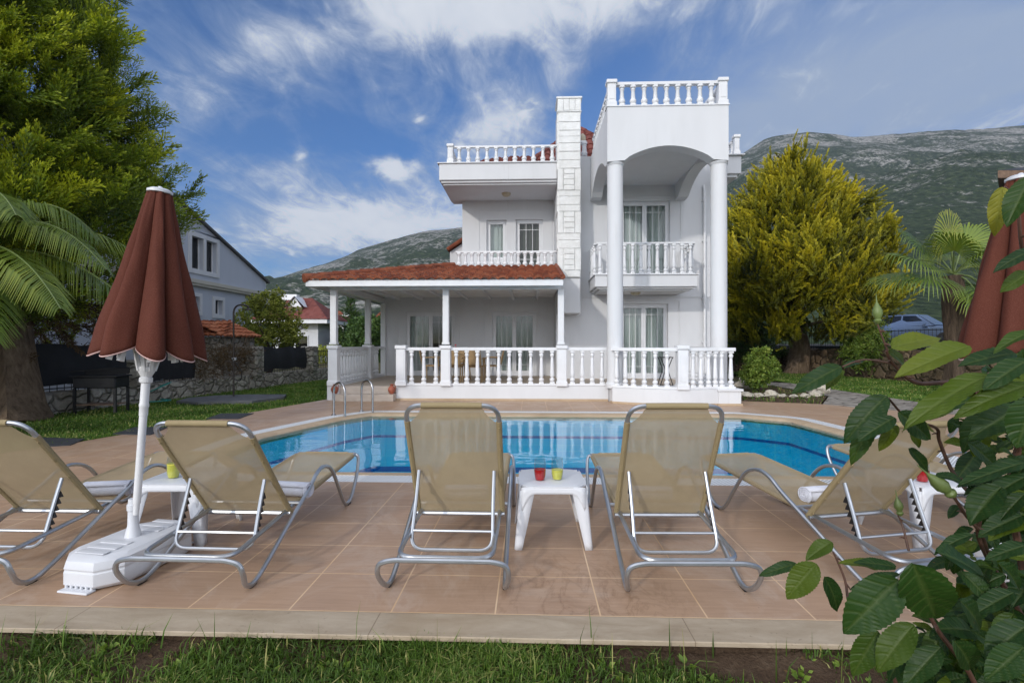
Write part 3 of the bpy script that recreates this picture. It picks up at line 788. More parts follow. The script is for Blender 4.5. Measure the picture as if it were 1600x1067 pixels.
mb.add([(XL, YB, 2.95), (XL, 23, 2.95), (XL, 23, 6.12), (XL, YB, 6.12)], [(0, 1, 2, 3)])
mb.add([(XC0, YR, 0), (XC0, YB, 0), (XC0, YB, 6.98), (XC0, YR, 6.98)], [(0, 1, 2, 3)])
mb.add([(XRR, YR, 0), (XRR, 23, 0), (XRR, 23, 6.98), (XRR, YR, 6.98)], [(3, 2, 1, 0)])
mb.add([(-4.76, 22, 0), (XL, 22, 0), (XL, 22, 2.95), (-4.76, 22, 2.95)], [(3, 2, 1, 0)]); mb.add([(XL, 23, 0), (XRR, 23, 0), (XRR, 23, 6.98), (XL, 23, 6.98)], [(3, 2, 1, 0)])
mb.add([(XL, 17.2, 6.6), (XRR, 17.2, 6.6), (XRR, 23, 6.6), (XL, 23, 6.6)], [(0, 1, 2, 3)]); mb.add([(XC0, YR, 6.97), (XRR, YR, 6.97), (XRR, 17.2, 6.97), (XC0, 17.2, 6.97)], [(0, 1, 2, 3)])
wall = mb.build('wall', M['plaster'], villa, fix=False)
mb = MB()
panel_trim(mb, dl[0]-.22, dl[1]+.1, ZF, dl[3]+.22, YB, .05, .02); panel_trim(mb, dr[0]-.25, dr[1]+.25, ZF, dr[3]+.25, YB, .05, .02)
panel_trim(mb, PX(749, YB), PX(861, YB), 3.6, 5.68, YB, .04, .02)
panel_trim(mb, gd[0]-.12, gd[1]+.32, ZF, gd[3]+.08, YR, .04, .02); panel_trim(mb, fd[0]-.12, fd[1]+.3, 3.25, fd[3]+.1, YR, .04, .02)
mb.box(XC1+.02, XRR, YR-.022, YR-.001, 2.76, 2.80); mb.box(-1.7, .95, 17.0, 17.2, 6.62, 7.30); mb.build('wall_trim', M['plaster'], villa)
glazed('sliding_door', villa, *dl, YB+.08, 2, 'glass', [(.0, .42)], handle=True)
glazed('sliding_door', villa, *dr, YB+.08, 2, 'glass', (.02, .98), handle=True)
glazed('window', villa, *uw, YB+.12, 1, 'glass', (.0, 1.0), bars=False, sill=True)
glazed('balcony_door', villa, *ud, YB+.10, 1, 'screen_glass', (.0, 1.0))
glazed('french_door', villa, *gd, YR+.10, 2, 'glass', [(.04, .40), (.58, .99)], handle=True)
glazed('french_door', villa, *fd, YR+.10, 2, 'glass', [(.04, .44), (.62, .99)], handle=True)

# roof terrace slab and soffit over the left balcony
Xs = PX(686, 14.8); mb = MB()
mb.box(Xs, XC0-.002, 14.8, 17.1, 6.13, 6.60, .012); mb.box(Xs+.05, XC0-.003, 14.86, 17.0, 6.07, 6.128); mb.box(Xs+.1, XC0-.004, 14.93, 16.98, 6.02, 6.068)
mb.box(Xs-.05, XC0-.002, 14.76, 17.15, 6.602, 6.64, .01); mb.box(XL+.02, 5.86, 20.5, 23.3, 6.12, 6.62)
mb.box(XRR+.002, 5.9, 14.5, 23.2, 6.13, 6.62, .012); mb.box(XRR+.002, 5.82, 14.58, 23, 6.05, 6.128); mb.box(XRR+.001, 5.98, 14.42, 23.2, 6.622, 6.66, .01)
mb.build('roof_slab', M['plaster'], villa)
mb = MB(); mb.lathe([(.0, -.10), (.09, -.09), (.13, -.05), (.15, 0)], PX(791, 15.8), 15.8, 6.018, 16); mb.build('ceiling_lamp', M['lamp_shade'], villa, smooth=True)

# balusters
def bal_mesh(name, h, k=1.0, seg=10, slim=True):
    if slim: prof = [(.056, 0), (.056, .05), (.034, .058), (.050, .085), (.058, .12), (.050, .155), (.030, .175), (.030, .19), (.042, .21), (.048, .25), (.046, .30), (.032, .76), (.026, .78), (.030, .80), (.040, .83), (.048, .86), (.040, .90), (.030, .925), (.052, .94), (.052, 1.0)]
    else: prof = [(.062, 0), (.062, .08), (.042, .10), (.056, .15), (.066, .22), (.060, .30), (.040, .36), (.044, .40), (.034, .74), (.048, .80), (.036, .86), (.060, .90), (.060, 1.0)]
    mb = MB(); mb.lathe([(r*k, z*h) for r, z in prof], seg=seg)
    def square(vs):  # the two end blocks are square
        out = []
        for x, y, z in vs:
            if z <= prof[1][1]*h+1e-6 or z >= prof[-2][1]*h-1e-6:
                m = max(abs(x), abs(y)); r = math.hypot(x, y); q = r/m*.92; x, y = x*q, y*q
            out.append((x, y, z))
        return out
    mb.v = square(mb.v)
    me = mb.mesh(name, smooth=True, sharp=R(35)); me.materials.append(M['trim']); return me
BT = bal_mesh('baluster', .80, 1.12); BM = bal_mesh('baluster', .42, 1.15, 12, False); BU = bal_mesh('baluster', .80, 1.1); BQ = bal_mesh('baluster', .47, 1.2, 12, False)
def rail_path(mb, pts, w, z0, z1):
    P = [Vector((p[0], p[1])) for p in pts]; L = []; Rr = []
    for i, p in enumerate(P):
        d = (P[min(i+1, len(P)-1)]-P[max(i-1, 0)]).normalized(); n = Vector((-d.y, d.x))*w/2
        L.append(p+n); Rr.append(p-n)
    poly = [tuple(p) for p in L]+[tuple(p) for p in reversed(Rr)]
    mb.prism(poly, 'z', z0, z1)
def post(mb, x, y, z0, z1, w=.23):
    h = w/2; mb.box(x-h, x+h, y-h, y+h, z0, z1-.09, .012); mb.box(x-h-.025, x+h+.025, y-h-.025, y+h+.025, z1-.088, z1, .014)
    mb.box(x-h-.02, x+h+.02, y-h-.02, y+h+.02, z0, z0+.12, .012); mb.box(x-h*.6, x+h*.6, y-h-.008, y-h+.002, z0+.18, z1-.16)
def balustrade(pts, z0, src, hb, spots, posts=(), rw=.13, rh=.075, bh=.05, pw=.23, ph=.05):
    """rail and plinth strip > balusters, posts"""
    mb = MB(); rail_path(mb, pts, rw, z0+bh+hb, z0+bh+hb+rh)
    b = mb.build('balustrade', M['trim'], villa, bevel=.008)
    mb = MB(); rail_path(mb, pts, rw*.95, z0, z0+bh); mb.build('bottom_rail', M['trim'], b, bevel=.006)
    off = villa.location
    for x, y in spots: inst('baluster', src, b, Vector((x, y, z0+bh))-off)
    for x, y in posts:
        m = MB(); post(m, x, y, z0-.012, z0+bh+hb+rh+ph, pw); m.build('post', M['trim'], b)
    return b
def spread(a, b, n, e=.5): return [(a[0]+(b[0]-a[0])*(i+e)/n, a[1]+(b[1]-a[1])*(i+e)/n) for i in range(n)]
zb = ZF+.03
p1, p2, p3 = PX(627.5, YP), PX(697, YP), PX(877.5, YP)
balustrade([(p1, YP), (p2, YP)], zb, BT, .80, spread((p1+.1, YP), (p2-.1, YP), 3), [(p1, YP), (p2, YP)])
balustrade([(p2+.1, YP), (p3, YP)], zb, BT, .80, spread((p2+.12, YP), (p3-.1, YP), 10), [(p3, YP)])
xcl, xcr, yc = PX(961, 12.25), PX(1123, 12.25), 12.25
balustrade([(p3+.1, YP), (xcl-.15, YP)], zb, BT, .80, spread((p3+.14, YP), (xcl-.16, YP), 4))
XLs = -4.82
balustrade([(XLs, YP), (XLs, 15.1)], zb, BT, .80, spread((XLs, YP+.15), (XLs, 14.95), 11), [(XLs, YP), (XLs, 15.1)])
balustrade([(XLs, 15.2), (XLs+.06, YB)], zb, BT, .80, spread((XLs, 15.25), (XLs, YB-.5), 4))
# bowed bay under the portico
bow = [(1.92+2.3*s, 12.08-.36*s-.31*math.sin(PI*s)) for s in [i/14 for i in range(15)]]
def on_bow(px):
    return min(((abs(tY(px, y)*((px-800)/FPX*CS-SN)-x), (x, y)) for x, y in [(bow[i][0]+(bow[i+1][0]-bow[i][0])*k/8, bow[i][1]+(bow[i+1][1]-bow[i][1])*k/8) for i in range(14) for k in range(8)]))[1]
balustrade(bow+[(4.62, 11.74)], zb, BT, .80, [on_bow(p) for p in (964, 977, 990, 1007, 1023, 1042, 1082, 1095, 1107, 1117)]+[(4.33, 11.73), (4.54, 11.74)], [on_bow(1066)], rw=.15)
balustrade([(4.56, 12.5), (4.56, 15.38)], zb, BT, .80, spread((4.56, 12.55), (4.56, 15.3), 11))
# balcony of the upper left rooms
zc = 3.60; yb = 15.06
balustrade([(PX(712, yb), yb), (XC0-.003, yb)], zc, BM, .42, spread((PX(712, yb), yb), (XC0-.05, yb), 15), rw=.10, rh=.05, bh=.035)
mb = MB(); mb.box(XL-.02, XC0-.004, 14.98, YB-.002, 3.42, 3.598); mb.build('balcony_floor', M['plaster'], villa)
# terrace rail
zt = 6.645; yt = 14.92; xa = PX(704, yt)
balustrade([(xa, yt), (XC0-.003, yt)], zt, BM, .42, spread((xa+.12, yt), (XC0, yt), 11), [(xa, yt)], rw=.10, rh=.05, bh=.03, pw=.16, ph=.06)
balustrade([(xa, yt+.1), (xa, 17.0)], zt, BM, .42, spread((xa, yt+.15), (xa, 17.0), 8), rw=.10, rh=.05, bh=.03)
balustrade([(XC1, YR+.1), (1.7, YR+.1)], 6.985, BM, .42, [(XC1+.16, YR+.1), (1.66, YR+.1)], rw=.10, rh=.05, bh=.03)
balustrade([(5.78, 14.56), (5.78, 20)], 6.665, BM, .42, spread((5.78, 14.7), (5.78, 20), 18), [(5.78, 14.56)], rw=.10, rh=.05, bh=.03, pw=.14)
# balcony inside the portico
yv = 14.15; xv0, xv1 = PX(931, yv), PX(1085, yv); zv = 3.25
mb = MB(); mb.box(xv0-.04, xv1+.04, yv-.14, YR-.001, 2.93, zv-.002, .01); mb.box(xv0+.02, xv1-.02, yv-.06, YR-.002, 2.885, 2.929); mb.box(xv0+.1, xv1-.1, yv+.04, YR-.003, 2.84, 2.884); mb.box(xv0-.08, xv1+.08, yv-.18, YR-.004, zv-.0018, zv+.02)
mb.build('balcony_floor', M['plaster'], villa)
balustrade([(xv0, yv), (xv1, yv)], zv+.022, BU, .80, spread((xv0, yv), (xv1, yv), 12), rw=.10, rh=.05, bh=.035)
balustrade([(xv0, yv+.07), (xv0, YR-.02)], zv+.022, BU, .80, spread((xv0, yv+.1), (xv0, YR-.02), 4), rw=.09, rh=.05, bh=.035)
balustrade([(xv1, yv+.07), (xv1, YR-.02)], zv+.022, BU, .80, spread((xv1, yv+.1), (xv1, YR-.02), 4), rw=.09, rh=.05, bh=.035)
mb = MB(); mb.lathe([(.0, -.09), (.1, -.075), (.14, -.03), (.15, 0)], PX(993, 14.7), 14.7, 2.839, 16); mb.build('ceiling_lamp', M['lamp_shade'], villa, smooth=True)

# portico: two columns, arched box, parapet
for x, b in ((xcl, ZF), (xcr, ZF)):
    mb = MB(); mb.lathe([(.225, 0), (.225, .1), (.19, .14), (.188, 2.5), (.183, 5.24), (.2, 5.26), (.215, 5.30)], x, yc, b, 28)
    mb.build('column', M['plaster'], villa, smooth=True)
PX0, PX1 = PX(949, YT), PX(1138.5, YT); ZS, ZA, ZTOP = 5.64, 6.0, 6.92
n = 18; a0, a1 = xcl+.19, xcr-.19
arch = [(a0+(a1-a0)*i/n, ZS+.03+(ZA-ZS-.03)*math.sin(PI*i/n)**.75) for i in range(n+1)]
mb = MB(); mb.prism([(PX0, ZTOP), (PX0, ZS)]+arch+[(PX1, ZS), (PX1, ZTOP)], 'y', YT, YT+.36)
ya, yb2 = YT+.361, YR-.35
for xw in (PX0, PX1-.3):
    sa = [(ya+.05+(yb2-ya-.05)*i/n, ZS+.02+(ZA-ZS+.04)*math.sin(PI*i/n)**.8) for i in range(n+1)]
    mb.prism([(ya, ZTOP), (ya, ZS)]+sa+[(YR-.001, ZS), (YR-.001, ZTOP)], 'x', xw, xw+.3)
mb.box(PX0+.3, PX1-.3, YT+.36, YR-.001, 6.10, 6.4); mb.box(PX0+.3, PX1-.3, YT+.36, YR-.002, 6.75, 6.89)
portico = mb.build('portico', M['plaster'], villa)
mb = MB(); mb.box(PX0-.02, PX1+.02, YT-.02, YT+.3, ZTOP+.002, ZTOP+.03); mb.build('parapet_cap', M['trim'], villa)
q0, q1 = PX0+.11, PX1-.11; yq = YT+.12
balustrade([(q0, yq), (q1, yq)], ZTOP+.032, BQ, .47, spread((q0+.12, yq), (q1-.12, yq), 9), [(q0, yq), (q1, yq)], rw=.13, rh=.07, bh=.035, pw=.2, ph=.05)
for xq in (q0, q1): balustrade([(xq, yq+.1), (xq, YR)], ZTOP+.012, BQ, .47, spread((xq, yq+.15), (xq, YR), 10), rw=.12, rh=.07, bh=.035)

# plinth, porch floor and steps
mb = MB(); mb.box(-3.27, 1.9, YP-.05, YP+.2, .0, ZF+.028, .01)
mb.box(XLs-.14, XLs+.14, YP-.1, YB, 0, ZF+.028, .01)
bo = [(x, y-.09) for x, y in bow]; mb.prism([(1.9, 12.7)]+bo+[(4.22, 12.7)], 'z', 0, ZF+.026)
mb.box(4.221, 4.72, 11.60, 15.38, 0, ZF+.03, .01); mb.box(4.19, 4.76, 11.57, 12.4, ZF-.02, ZF+.034, .01)
mb.build('plinth', M['plaster'], villa)
mb = MB(); mb.box(-3.3, 1.88, YP-.075, YP-.052, 0.001, .055); mb.prism([(1.88, 12.1)]+[(x, y-.115) for x, y in bow]+[(4.2, 11.575), (4.745, 11.575), (4.745, 12.0)], 'z', .001, .05); mb.build('skirting', M['coping'], villa)
mb = MB(); mb.box(XLs+.141, 4.22, YP+.201, YB-.002, .0, ZF); mb.build('porch_floor', M['porch_floor'], villa)
mb = MB(); mb.box(XLs+.142, -3.272, 12.15, 12.52, 0.0, .165, .008); mb.box(XLs+.143, -3.273, 12.46, 12.70, .0, ZF+.002, .008); mb.build('steps', M['step_stone'], villa)
# porch posts, beams, ceiling
mb = MB(); EV = 11.9; ze = 2.74
for x, y, z in ((XLs, YP, 1.37), (p2, YP, 1.37), (p3-.02, YP, 1.37), (XLs, 15.1, 1.37), (XLs+.06, YB-.1, ZF)):
    m = MB(); m.box(x-.075, x+.075, y-.075, y+.075, z, 2.70, .008); m.box(x-.09, x+.09, y-.09, y+.09, z, z+.05); m.build('porch_post', M['trim'], villa)
mb.box(XLs-.09, XC0-.03, YP-.08, YP+.08, 2.70, 2.86); mb.box(XLs-.08, XLs+.08, YP+.082, YB, 2.70, 2.86)
mb.box(-5.30, XC0-.01, EV+.03, EV+.07, ze, 2.89); mb.box(-5.30, -5.26, EV+.071, 20, ze, 2.89)
for i in range(7): mb.box(XLs+.5+i*.75, XLs+.58+i*.75, YP+.1, YB-.01, 2.80, 2.88)
mb.build('beam', M['trim'], villa)
mb = MB(); mb.box(-5.25, XC0-.02, EV+.071, YB-.003, 2.885, 2.93); mb.build('porch_ceiling', M['soffit'], villa)

def tile_roof(mb, poly, O, U, Vv, tw=.21, th=.36, amp=.032):
    """clay tile courses over the polygon (u, v) of the plane O + uU + vV"""
    O, U, Vv = Vector(O), Vector(U).normalized(), Vector(Vv).normalized(); N = U.cross(Vv).normalized()
    if N.z < 0: N = -N
    us = [p[0] for p in poly]; vs = [p[1] for p in poly]; S = 8
    nu = int((max(us)-min(us))/(tw/S))+1; nv = int((max(vs)-min(vs))/th)+1
    for j in range(nv):
        v0 = min(vs)+j*th; v1 = min(max(vs), v0+th*1.04)
        rows = []
        jit = [RNG.normal(0, .007) for _ in range(nu//S+2)]
        for v, up in ((v0, .036), (v0, .050), (v1, .010)):
            row = []
            for i in range(nu+1):
                u = min(us)+i*tw/S; ph = (i % S)/S; w = max(0, math.sin(ph*PI))**.7 if True else 0
                row.append(O+U*u+Vv*(v+(jit[i//S] if up > .02 else 0))+N*(up+amp*w*1.6))
            rows.append(row)
        rows[0] = [p-N*.045 for p in rows[0]]
        for i in range(nu):
            um = min(us)+(i+.5)*tw/S; vm = (v0+v1)/2
            if not inside(poly, um, vm): continue
            for a in (0, 1):
                mb.add([rows[a][i], rows[a][i+1], rows[a+1][i+1], rows[a+1][i]], [(0, 1, 2, 3)])
def ridge(mb, a, b, r=.10, step=.36):
    a, b = Vector(a), Vector(b); n = max(1, int((b-a).length/step))
    for i in range(n):
        p = a.lerp(b, i/n); q = a.lerp(b, (i+1.12)/n)
        mb.tube([p, q], [r*1.12, r*.9], 10)
mb = MB(); ez = 2.885; sl_ = (3.62-ez)/3.1; Ln = math.hypot(3.1, .735)
exl, exr = -5.36, PX(881, 11.9)
tile_roof(mb, [(0, 0), (exr-exl, 0), (exr-exl-.02, Ln), (3.1, Ln)], (exl, EV, ez), (1, 0, 0), (0, 3.1, .735))
tile_roof(mb, [(0, 0), (8, 0), (8, Ln), (3.1, Ln)], (exl, EV, ez), (0, 1, 0), (3.1, 0, .735))
mb.add([(exl, EV, ez), (exr, EV, ez), (exr-.02, EV+3.1, 3.62), (exl+3.1, EV+3.1, 3.62)], [(0, 1, 2, 3)]); mb.add([(exl, EV, ez), (exl+3.1, EV+3.1, 3.62), (exl+3.1, 20, 3.62), (exl, 20, ez)], [(0, 1, 2, 3)])
ridge(mb, (exl+.02, EV+.02, ez+.05), (exl+3.1, EV+3.1, 3.68), .10)
mb.tube([(exr-.02, EV, ez+.05), (exr-.02, EV+3.1, 3.67)], .06, 8)
porch_roof = mb.build('porch_roof', M['roof'], villa, fix=False)
# pyramid roof and tiled edge behind the roof terrace
mb = MB(); ax, ay, az = 1.73, 18.2, 8.95; hw = 1.9; zb_ = 6.99
for (ox, oy, U) in ((ax-hw, ay-hw, (1, 0, 0)), (ax-hw, ay+hw, (0, -1, 0)), (ax+hw, ay-hw, (0, 1, 0))):
    Uv = Vector(U); inn = Vector((-Uv.y, Uv.x, 0)); sv = inn*hw+Vector((0, 0, az-zb_)); L = sv.length
    tile_roof(mb, [(0, 0), (2*hw, 0), (hw, L)], (ox, oy, zb_), U, sv)
    mb.add([(ox, oy, zb_), tuple(Vector((ox, oy, zb_))+Uv*2*hw), (ax, ay, az)], [(0, 1, 2)])
for sx in (-1, 1): ridge(mb, (ax+sx*hw, ay-hw, zb_+.05), (ax, ay, az+.05), .09)
tile_roof(mb, [(0, 0), (3.0, 0), (3.0, 3.0), (0.9, 3.0)], (-1.85, 16.7, 7.27), (1, 0, 0), (0, 1.5, .62)); mb.add([(-1.85, 16.7, 7.27), (1.1, 16.7, 7.27), (1.1, 19.5, 8.4), (-1.0, 19.5, 8.4)], [(0, 1, 2, 3)])
mb.build('roof', M['roof_dark'], villa, fix=False)
# small side gable on the left
mb = MB(); mb.box(PX(703, 18), XL-.001, 18, 21, 3.4, 4.62); mb.prism([(PX(703, 18), 4.62), (XL-.002, 4.62), (XL-.002, 5.02)], 'y', 18.0, 21); mb.build('side_gable', M['plaster'], villa)
mb = MB(); xg = PX(701, 17.9); g = Vector((XL-xg, 0, .46)); tile_roof(mb, [(0, 0), (3.2, 0), (3.2, g.length), (0, g.length)], (xg-.04, 17.85, 4.64), (0, 1, 0), g)
mb.tube([(xg-.03, 17.86, 4.69), (XL, 17.86, 5.13)], .07, 8); mb.build('roof', M['roof'], villa, fix=False)

# chimney of split-face stone, then its smooth white foot
mb = MB(); c0, c1, y0, y1 = XC0, XC1, 14.6, YR-.002; zb0, zt0 = PZ(434, 14.6), PZ(153, 14.6)
mb.box(c0+.012, c1-.012, y0+.012, y1, zb0, zt0-.01)
z = zb0+.01; row = 0; rng = random.Random(3)
def stone(x0, x1, z0, z1, d=.0):
    mb.box(x0+.004, x1-.004, y0-.012-d-rng.random()*.012, y0+.02, z0+.004, z1-.004, .012)
while z < zt0-.42:
    big = row in (1, 4, 8)
    h = .62 if big else rng.choice((.17, .19, .21, .24))
    h = min(h, zt0-.41-z)
    if h < .08: break
    w = c1-c0
    if big:
        stone(c0, c0+w*.25, z, z+h); stone(c1-w*.25, c1, z, z+h)
        k = 4
        for i in range(k): stone(c0+w*.27, c1-w*.27, z+h*i/k, z+h*(i+1)/k, .006)
    else:
        stone(c0+w*.05, c1-w*.03, z, z+h)
        mb.box(c0-.008, c0+.02, y0+.03, y1, z+.006, z+h-.006, .004)
    z += h; row += 1
for i in range(4): w = (c1-c0)/4; stone(c0+i*w, c0+(i+1)*w, zt0-.40, zt0-.06)
mb.box(c0-.03, c1+.03, y0-.035, y1, zt0-.058, zt0, .01); mb.box(c0-.012, c1+.012, y0-.02, y1, zt0-.425, zt0-.402)
ch = mb.build('chimney', M['rockface'], villa)
mb = MB(); zf0 = PZ(490, 14.7); mb.box(c0+.02, c1-.01, y0+.05, y1, zf0, zb0-.002, .02); mb.build('chimney_foot', M['plaster'], villa)
xd = PX(1101, 15.3)
mb = MB(); mb.tube([(xd, 15.3, .34), (xd, 15.3, PZ(300, 15.3)), (xd, 15.36, PZ(292, 15.3))], .04, 10)
for z in (1.4, 2.7, 4.4, 5.6): mb.box(xd-.055, xd+.055, 15.30, 15.40, z, z+.04)
mb.build('drainpipe', M['pvc'], villa, smooth=True)
mb = MB(); xl = PX(911, 15.6); mb.lathe([(.05, 0), (.05, .06), (.10, .12), (.10, .26), (.03, .34)], xl, 15.75, 7.46, 12); mb.build('terrace_lamp', M['lamp_shade'], villa, smooth=True)
# ---------------------------------------------------------------- sun loungers
LG = 'sun loungers along the pool edge'
def make_lounger(label, lean):
    t = thing('sun_lounger', label, 'sun lounger', (0, 0, 0), 0, LG)
    B = lambda mb, n, m, p=t, **k: mb.build(n, m, p, world=False, **k)
    r = .0145
    def half(s):
        pts = [(.26, 1.86, .362), (.30, 1.85, .345), (.315, 1.80, .24), (.322, 1.66, .075), (.325, 1.55, .016), (.327, 1.44, .05), (.328, 1.30, .24), (.329, 1.17, .395),
               (.329, 1.03, .452), (.329, .90, .43), (.33, .77, .355), (.33, .45, .195), (.331, .17, .055), (.334, .04, .016), (.345, -.05, .05), (.362, -.105, .13), (.345, -.12, .19), (.28, -.125, .213), (.20, -.125, .216)]
        return [(s*x, y, z) for x, y, z in pts]
    path = half(1)+[(0, -.125, .216)]+half(-1)[::-1]
    B(MB().tube(catmull(path, 5), r, 8), 'leg_frame', M['alu'], smooth=True)
    sr = fillet([(.268, 1.87, .365), (.268, .62, .268), (.268, -.06, .205), (-.268, -.06, .205), (-.268, .62, .268), (-.268, 1.87, .365)], .10, 6)
    sf = MB().tube(sr, .0145, 8); sf.tube([(-.268, 1.87, .365), (.268, 1.87, .365)], .013, 8)
    sf.tube([(-.325, .66, .285), (.325, .66, .285)], .0125, 8); sf.tube([(-.30, .56, .248), (.30, .56, .248)], .016, 8)
    B(sf, 'seat_frame', M['alu'], smooth=True)
    def seat(u, v):
        y = .66+1.22*v; x = -.268+.536*u; z = .271+(.365-.271)*(y-.62)/1.25+.012
        return (x, y, z-.022*math.sin(PI*u)*math.sin(PI*v))
    sm = MB().grid(12, 16, seat)
    for s in (-1, 1): sm.tube([(s*.268, .68, .274), (s*.268, 1.80, .360)], .0185, 8)
    sm.tube([(-.20, 1.872, .366), (.20, 1.872, .366)], .018, 8)
    B(sm, 'seat', M['sling'], smooth=True, fix=False)
    # backrest: pivots at the seat, leans towards the lawn
    b0 = Vector((0, .585, .245)); ax = Vector((0, -math.sin(lean), math.cos(lean))); L = .873; nb = Vector((0, -ax.z, ax.y))
    P = lambda x, s, o=0.0: Vector((x, 0, 0))+b0+ax*s+nb*o
    bf = MB().tube(fillet([P(.285, 0), P(.285, L), P(-.285, L), P(-.285, 0)], .105, 8), .0145, 8)
    B(bf, 'backrest_frame', M['alu'], smooth=True)
    def back(u, v):
        x = -.285+.57*u; s = .01+(L-.012)*v
        cut = .105; e = abs(x)-(.285-cut)
        if e > 0 and v > .8:
            top = L-.012-cut*(1-math.sqrt(max(0, 1-((.285-abs(x))/cut-1)**2)))-.0
            top = L-.004-(1-(1-e/cut)**2)*.118
            s = .01+(.8*(L-.012))+(v-.8)/.2*(top-.01-.8*(L-.012))
        return P(x, s, .020*math.sin(PI*u)*math.sin(PI*min(1, v*1.02))+.004)
    bs = MB().grid(22, 26, back)
    bk = B(bs, 'backrest', M['sling'], smooth=True, fix=False)
    hm = MB().tube([P(-.185, L), P(-.06, L+.001), P(.06, L+.001), P(.185, L)], .019, 10)
    for s in (-1, 1):
        hm.tube([P(s*.285, .0), P(s*.285, L-.115)], .0185, 8)
        for k in range(5): c = P(s*.287, .06+k*.165, .018); hm.tube([c, c+nb*.006], .006, 6)
    B(hm, 'hem', M['hem'], bk, smooth=True)
    # prop that holds the backrest up
    pt = P(0, .385, .02); q0, q1 = Vector((0, pt.y, pt.z)), Vector((0, .185, .150)); qm = q1.lerp(q0, .62)
    pr = fillet([(.243, q0.y, q0.z), (.243, qm.y, qm.z), (.25, q1.y, q1.z), (-.25, q1.y, q1.z), (-.243, qm.y, qm.z), (-.243, q0.y, q0.z)], .085, 6)
    pm = MB().tube(pr, .0115, 8); qc = q1.lerp(q0, .23); pm.tube([(-.245, qc.y, qc.z), (.245, qc.y, qc.z)], .0095, 8)
    prop = B(pm, 'prop', M['alu'], smooth=True)
    for s in (-1, 1):
        rm = MB()
        for k in range(6):
            q = k/5; d = (q0-q1).normalized(); e = Vector((0, d.z, -d.y)); c = q1.lerp(q0, .26+.50*q)+e*.008; c.x = s*.246
            a = c-d*.022+e*.004; b = c+d*.020+e*.004; tip = c-d*.012+e*.036
            w = Vector((.007, 0, 0)); V = [a-w, b-w, tip-w, a+w, b+w, tip+w]
            rm.add(V, [(0, 1, 2), (5, 4, 3), (0, 3, 4, 1), (1, 4, 5, 2), (2, 5, 3, 0)])
        rm.tube([q1.lerp(q0, .26)+Vector((s*.246, .004, 0)), q1.lerp(q0, .78)+Vector((s*.246, .004, 0))], .0095, 6)
        B(rm, 'ratchet', M['black_plastic'], prop)
    for s in (-1, 1):
        for y in (.04, 1.54): B(MB().tube([(s*.332, y-.03, .008), (s*.332, y+.03, .008)], .0105, 8), 'foot_pad', M['black_plastic'], smooth=True)
    return t
lg = make_lounger('beige sun lounger directly left of the table with red and yellow drinks', R(27))
lg2 = make_lounger('beige sun lounger right beside the white parasol base, backrest lowered', R(38))
def place(cx, cd):  # camera right / depth -> ground
    return (cx*CS-cd*SN, cx*SN+cd*CS, 0)
lg.location = place(-.375, 2.91); lg.rotation_euler = (0, 0, R(-.5))
dup(lg, place(.985, 2.875), R(1.5), 'beige sun lounger directly right of the table with red and yellow drinks')
dup(lg2, place(2.36, 2.89), R(13), 'beige sun lounger partly hidden by the rose bush, angled to the pool')
lg2.location = place(-1.83, 2.93); lg2.rotation_euler = (0, 0, R(-1))
dup(lg2, place(-3.14, 2.96), R(0), 'beige sun lounger leftmost of the row, cut off by the picture edge')
dup(lg, place(3.72, 3.35), R(10), 'beige sun lounger behind the leaves at the far right edge')

# rolled towels
def towel(loc, rz, label, l=.30):
    mb = MB(); n = 60; rr = .058; sp = []
    for k in range(n+1):
        a = k/n*2*PI*3.4; q = .010+(rr-.010)*k/n; sp.append((q*math.cos(a)*1.12, q*math.sin(a)))
    for i in range(n):
        pass
    V = [(x, -l/2, z+rr) for x, z in sp]+[(x, l/2, z+rr) for x, z in sp]
    V = [(p[1]+.0, p[0], p[2]) for p in V]
    mb.add(V, [(i, i+1, n+2+i, n+1+i) for i in range(n)])
    mb.lathe([(rr*.99, 0), (rr*.99, .001)], seg=20)
    mb.v = mb.v[:2*(n+1)]; mb.f = mb.f[:n]; mb.mi = mb.mi[:n]
    # soft end discs set just inside the roll
    for e in (-1, 1):
        c0 = len(mb.v); mb.v.append((e*(l/2-.012), 0, rr)); m = 24
        for k in range(m): mb.v.append((e*(l/2-.010), rr*.97*1.12*math.cos(2*PI*k/m), rr+rr*.97*math.sin(2*PI*k/m)))
        for k in range(m): mb.f.append((c0, c0+1+k, c0+1+(k+1) % m)); mb.mi.append(0)
    t = thing('towel', label, 'towel', loc, rz, 'rolled towels on the loungers')
    o = mb.build('towel_roll', M['towel'], t, world=False, smooth=True, fix=False, sharp=R(60))
    sm = o.modifiers.new('cloth', 'SOLIDIFY'); sm.thickness = .007
    return t
def on_lounger(lgx, lgd, rz, lx, ly, lz):
    o = Vector(place(lgx, lgd)); c, s = math.cos(rz), math.sin(rz)
    return (o.x+lx*c-ly*s, o.y+lx*s+ly*c, lz)
towel(on_lounger(-3.14, 2.96, R(-1), .16, .78, .283), R(12), 'white rolled towel on the leftmost lounger')
towel(on_lounger(-1.83, 2.93, R(-2), .17, .80, .283), R(-8), 'white rolled towel on the lounger beside the parasol base')
towel(on_lounger(-.375, 2.91, R(-.5), .02, .74, .278), R(3), 'white rolled towel on the lounger left of the drinks table')
towel(on_lounger(.985, 2.875, R(1.5), -.02, .74, .278), R(-3), 'white rolled towel on the lounger right of the drinks table')
towel(on_lounger(2.40, 2.89, R(13), -.06, .76, .278), R(14), 'white rolled towel on the lounger behind the rose bush')

